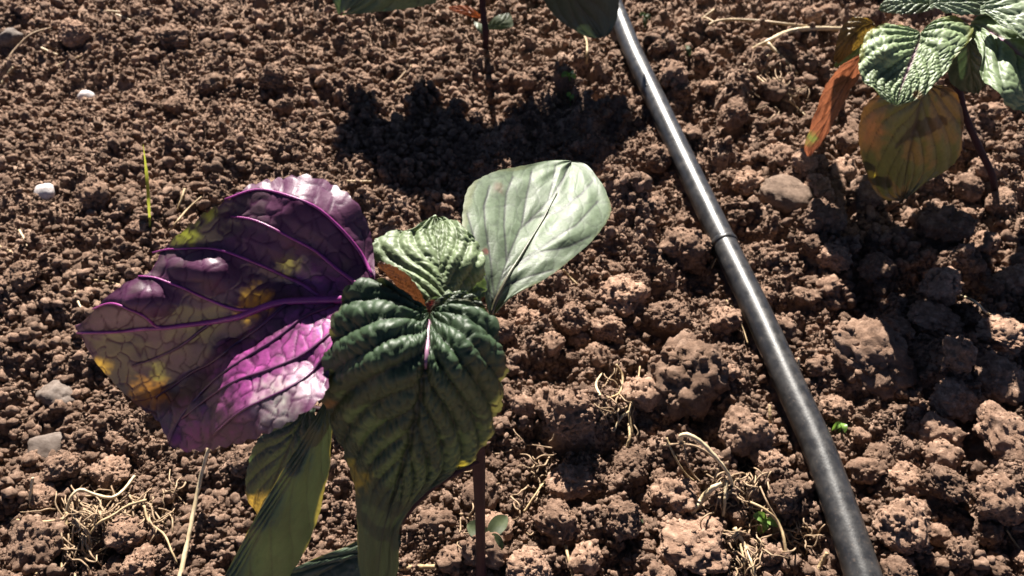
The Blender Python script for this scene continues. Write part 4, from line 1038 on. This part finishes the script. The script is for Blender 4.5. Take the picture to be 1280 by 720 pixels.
strand("straw", "straw wisp at the bottom right edge", "straw", [(1258, 662), (1270, 680), (1284, 694)], .004, .0006, .0006, M_STRAW)

def tangle(name, label, c_px, strands, fine):
    """strands: (pixels, lift, r0, r1); fine: (n, cx, cy, spread)"""
    c = Vector(G(*c_px))
    t = thing(name, c, label, "dry roots")
    for pxs, lift, r0, r1 in strands:
        p, r = ground_path(pxs, lift, r0, r1)
        obj("root", tube_mesh("root", [(p, r * .72)], M_STRAWP if r0 > .0012 else M_STRAW if r0 > .0008 else M_ROOT, 7, sub=26, rough=.5), t)
    paths = []
    for n, cx, cy, sx, sy, ln in fine:
        for _ in range(int(n * 1.9)):
            x, y = random.gauss(cx, sx), random.gauss(cy, sy); a = random.uniform(0, 6.28); pts = []
            for k in range(6):
                pts.append((x, y)); a += random.gauss(0, .55); x += ln * math.cos(a); y += ln * math.sin(a)
            lift = .003 + .010 * np.sin(np.linspace(0.2, 2.9, 6)) * random.random()
            paths.append(ground_path(pts, lift, .00058, .0003))
    obj("fine_roots", tube_mesh("fine_roots", paths, M_ROOT, 5, sub=14), t, kind=None)
tangle("dry_roots", "pale dry root tangle lying at the lower left", (115, 640), [
    ([(168, 595), (155, 612), (140, 622), (118, 618), (100, 612), (88, 622), (83, 645)], [.008, .012, .014, .016, .016, .014, .010], .0013, .0010),
    ([(183, 625), (160, 632), (140, 645), (122, 655), (105, 680)], [.012, .014, .014, .012, .006], .0012, .0008),
    ([(12, 648), (35, 652), (60, 652), (82, 648)], [.006, .008, .010, .010], .0009, .0011),
    ([(138, 662), (135, 680), (118, 692), (98, 698)], [.010, .012, .008, .006], .0009, .0008),
    ([(84, 640), (82, 665), (80, 690), (76, 715)], [.012, .008, .006, .004], .0012, .0010),
    ([(90, 640), (100, 655), (112, 668), (108, 690)], [.012, .012, .010, .006], .0008, .0006),
    ([(180, 632), (186, 652), (205, 668), (215, 690), (222, 705)], [.012, .010, .008, .006, .004], .0010, .0006),
    ([(78, 668), (62, 690), (45, 718)], [.010, .006, .004], .0010, .0008)],
    [(26, 110, 645, 18, 14, 9), (16, 90, 675, 10, 16, 8), (8, 150, 635, 14, 8, 8), (10, 200, 640, 14, 18, 7)])
tangle("dry_roots", "hooked dry root clump left of the lower drip pipe", (890, 590), [
    ([(854, 556), (850, 546), (862, 544), (880, 556), (897, 574), (910, 592), (918, 612)], [.012, .020, .024, .024, .020, .014, .006], .0020, .0012),
    ([(829, 557), (850, 555), (870, 558), (890, 570), (905, 585)], [.012, .018, .020, .018, .012], .0008, .0010),
    ([(833, 547), (843, 570), (855, 590), (868, 602)], [.012, .014, .010, .006], .0009, .0007),
    ([(902, 604), (888, 612), (876, 626), (863, 641)], [.012, .012, .010, .004], .0020, .0026),
    ([(855, 552), (858, 575), (866, 592), (876, 603)], [.018, .016, .010, .006], .0008, .0006),
    ([(898, 586), (893, 600), (898, 606)], [.014, .012, .010], .0007, .0007),
    ([(908, 600), (906, 625), (904, 645)], [.010, .008, .004], .0016, .0012)],
    [(30, 915, 615, 14, 14, 6)])
tangle("dry_roots", "drooping bunch of dry grass roots at the bottom beside the drip pipe", (950, 660), [
    ([(938, 628), (955, 636), (972, 652), (981, 680), (984, 725)], [.014, .018, .018, .012, .004], .0010, .0012),
    ([(950, 608), (960, 630), (975, 655), (988, 680)], [.008, .014, .014, .008], .0007, .0006),
    ([(918, 660), (930, 680), (940, 705), (945, 725)], [.012, .010, .008, .006], .0016, .0008),
    ([(925, 680), (930, 700), (932, 725)], [.012, .010, .006], .0010, .0006),
    ([(870, 676), (880, 700), (892, 722)], [.006, .008, .008], .0008, .0006),
    ([(992, 675), (1005, 682), (1018, 682), (1024, 668)], [.006, .008, .008, .010], .0008, .0007)],
    [(26, 945, 665, 16, 18, 7), (12, 1005, 670, 10, 6, 5), (8, 925, 705, 10, 8, 7)])
tangle("dry_roots", "pale papery leaf scraps and roots right of the square clod", (785, 490), [
    ([(770, 455), (778, 470), (775, 490), (760, 498)], [.008, .010, .008, .006], .0012, .0008),
    ([(790, 545), (787, 515), (796, 485), (800, 458)], [.004, .008, .012, .016], .0012, .0007),
    ([(788, 515), (778, 520), (766, 540)], [.008, .006, .004], .0016, .0010),
    ([(750, 495), (745, 480), (752, 467)], [.006, .008, .006], .0014, .0006),
    ([(786, 530), (787, 548), (783, 560)], [.008, .006, .004], .0012, .0010)],
    [(10, 775, 500, 12, 16, 6)])
tangle("dry_roots", "dry root wisps right of the upper drip pipe under the branched stalk", (990, 115), [
    ([(945, 95), (965, 110), (985, 118), (1000, 125)], [.004, .006, .006, .003], .0012, .0008),
    ([(985, 125), (1000, 138), (1012, 148)], [.005, .006, .003], .0010, .0007)],
    [(22, 975, 110, 16, 12, 5)])
tangle("dry_roots", "fine pale straw wisps around the square clod near the plant stem", (690, 570), [
    ([(655, 640), (668, 620), (682, 600)], [.003, .006, .006], .0009, .0006),
    ([(707, 682), (711, 700), (716, 722)], [.008, .008, .003], .0012, .0010),
    ([(640, 560), (660, 556), (690, 560)], .005, .0008, .0006)],
    [(12, 660, 600, 20, 30, 6), (8, 590, 660, 15, 15, 5)])

# grass blade
p = np.array([G(188, 292), G(186, 255, .022), P(183, 215, .046), P(179, 181, .066)])
q = catmull(p, 24); w = np.interp(np.linspace(0, 1, 24), [0, .3, .8, 1], [.0006, .0012, .0012, .0001])
Vb, Fb = [], []
for k in range(24):
    for jx, (dx, dn) in enumerate(((-1, 0), (0, -.35), (1, 0))):
        Vb.append(q[k] + np.array([w[k] * dx, -w[k] * dn, 0]))
for k in range(23):
    for jx in (0, 1):
        a = k * 3 + jx; Fb.append((a, a + 1, a + 4, a + 3))
obj("grass_blade", mesh_np("grass_blade", np.array(Vb) - p[0], Fb, M_BLADE), loc=Vector(p[0]), label="single yellow green grass blade standing in the upper left soil", cat="grass blade")

# little seedlings
def seed_leaf(parent, pts, width, mat, lab=None):
    q = catmull(np.array(pts), 12); w = width * np.sin(np.linspace(0.12, math.pi - 0.02, 12)) ** 0.8
    T = np.gradient(q, axis=0); side = np.cross(T, [0, -.5, 1.0]); side /= np.linalg.norm(side, axis=1)[:, None] + 1e-9
    nr = np.cross(side, T); nr /= np.linalg.norm(nr, axis=1)[:, None] + 1e-9
    V_, F_ = [], []
    for k in range(12):
        for j_ in (-1, -.5, 0, .5, 1):
            V_.append(q[k] + side[k] * w[k] * j_ + nr[k] * w[k] * .35 * abs(j_))
    for k in range(11):
        for j_ in range(4):
            a = k * 5 + j_; F_.append((a, a + 1, a + 6, a + 5))
    obj("leaf", mesh_np("leaf", V_, F_, mat), parent, label=lab)
def seedling(base_px, tips, label, width, mat=None, h=.010):
    b_ = G(*base_px); t = thing("seedling", Vector(b_), label, "seedling")
    topp = b_ + np.array([0, 0.001, h])
    obj("stem", tube_mesh("stem", [(np.array([b_ - [0, 0, .003], (b_ + topp) / 2 + [.0008, 0, 0], topp]), .0006)], mat or M_SEED, 6, sub=8), t)
    for tx, ty, tl in tips:
        e = G(tx, ty, tl); seed_leaf(t, [topp, (topp + e) / 2 + [0, 0, .002], e], width, mat or M_SEED)
seedling((711, 108), [(702, 96, .014), (719, 99, .014), (716, 92, .016)], "bright green seedling with two leaves left of the upper drip pipe", .0028)
seedling((712, 134), [(709, 120, .012), (716, 124, .012)], "second bright green seedling in front of the first one", .0022)
seedling((953, 664), [(976, 658, .010), (941, 645, .012), (948, 668, .006)], "small green seedling among dry roots left of the lower drip pipe", .0026)
seedling((1046, 543), [(1040, 538, .008), (1056, 541, .009)], "tiny bright green sprout right of the drip pipe", .0018)
seedling((857, 72), [(858, 60, .012), (862, 70, .010)], "small dark green sprout right of the top of the drip pipe", .0024, M_WEED)
seedling((805, 32), [(800, 20, .01), (812, 24, .01), (806, 36, .008)], "mossy green sprout beside the pipe at the top edge", .0024, M_WEED)
seedling((610, 690), [(634, 645, .020), (628, 688, .012), (584, 655, .014)], "small round leaved weed at the foot of the big plant stem", .0042, M_WEED, h=.012)
seedling((795, 662), [(803, 648, .010)], "pale green sprout leaf among the round clods at the bottom", .0026, M_WEED, h=.004)
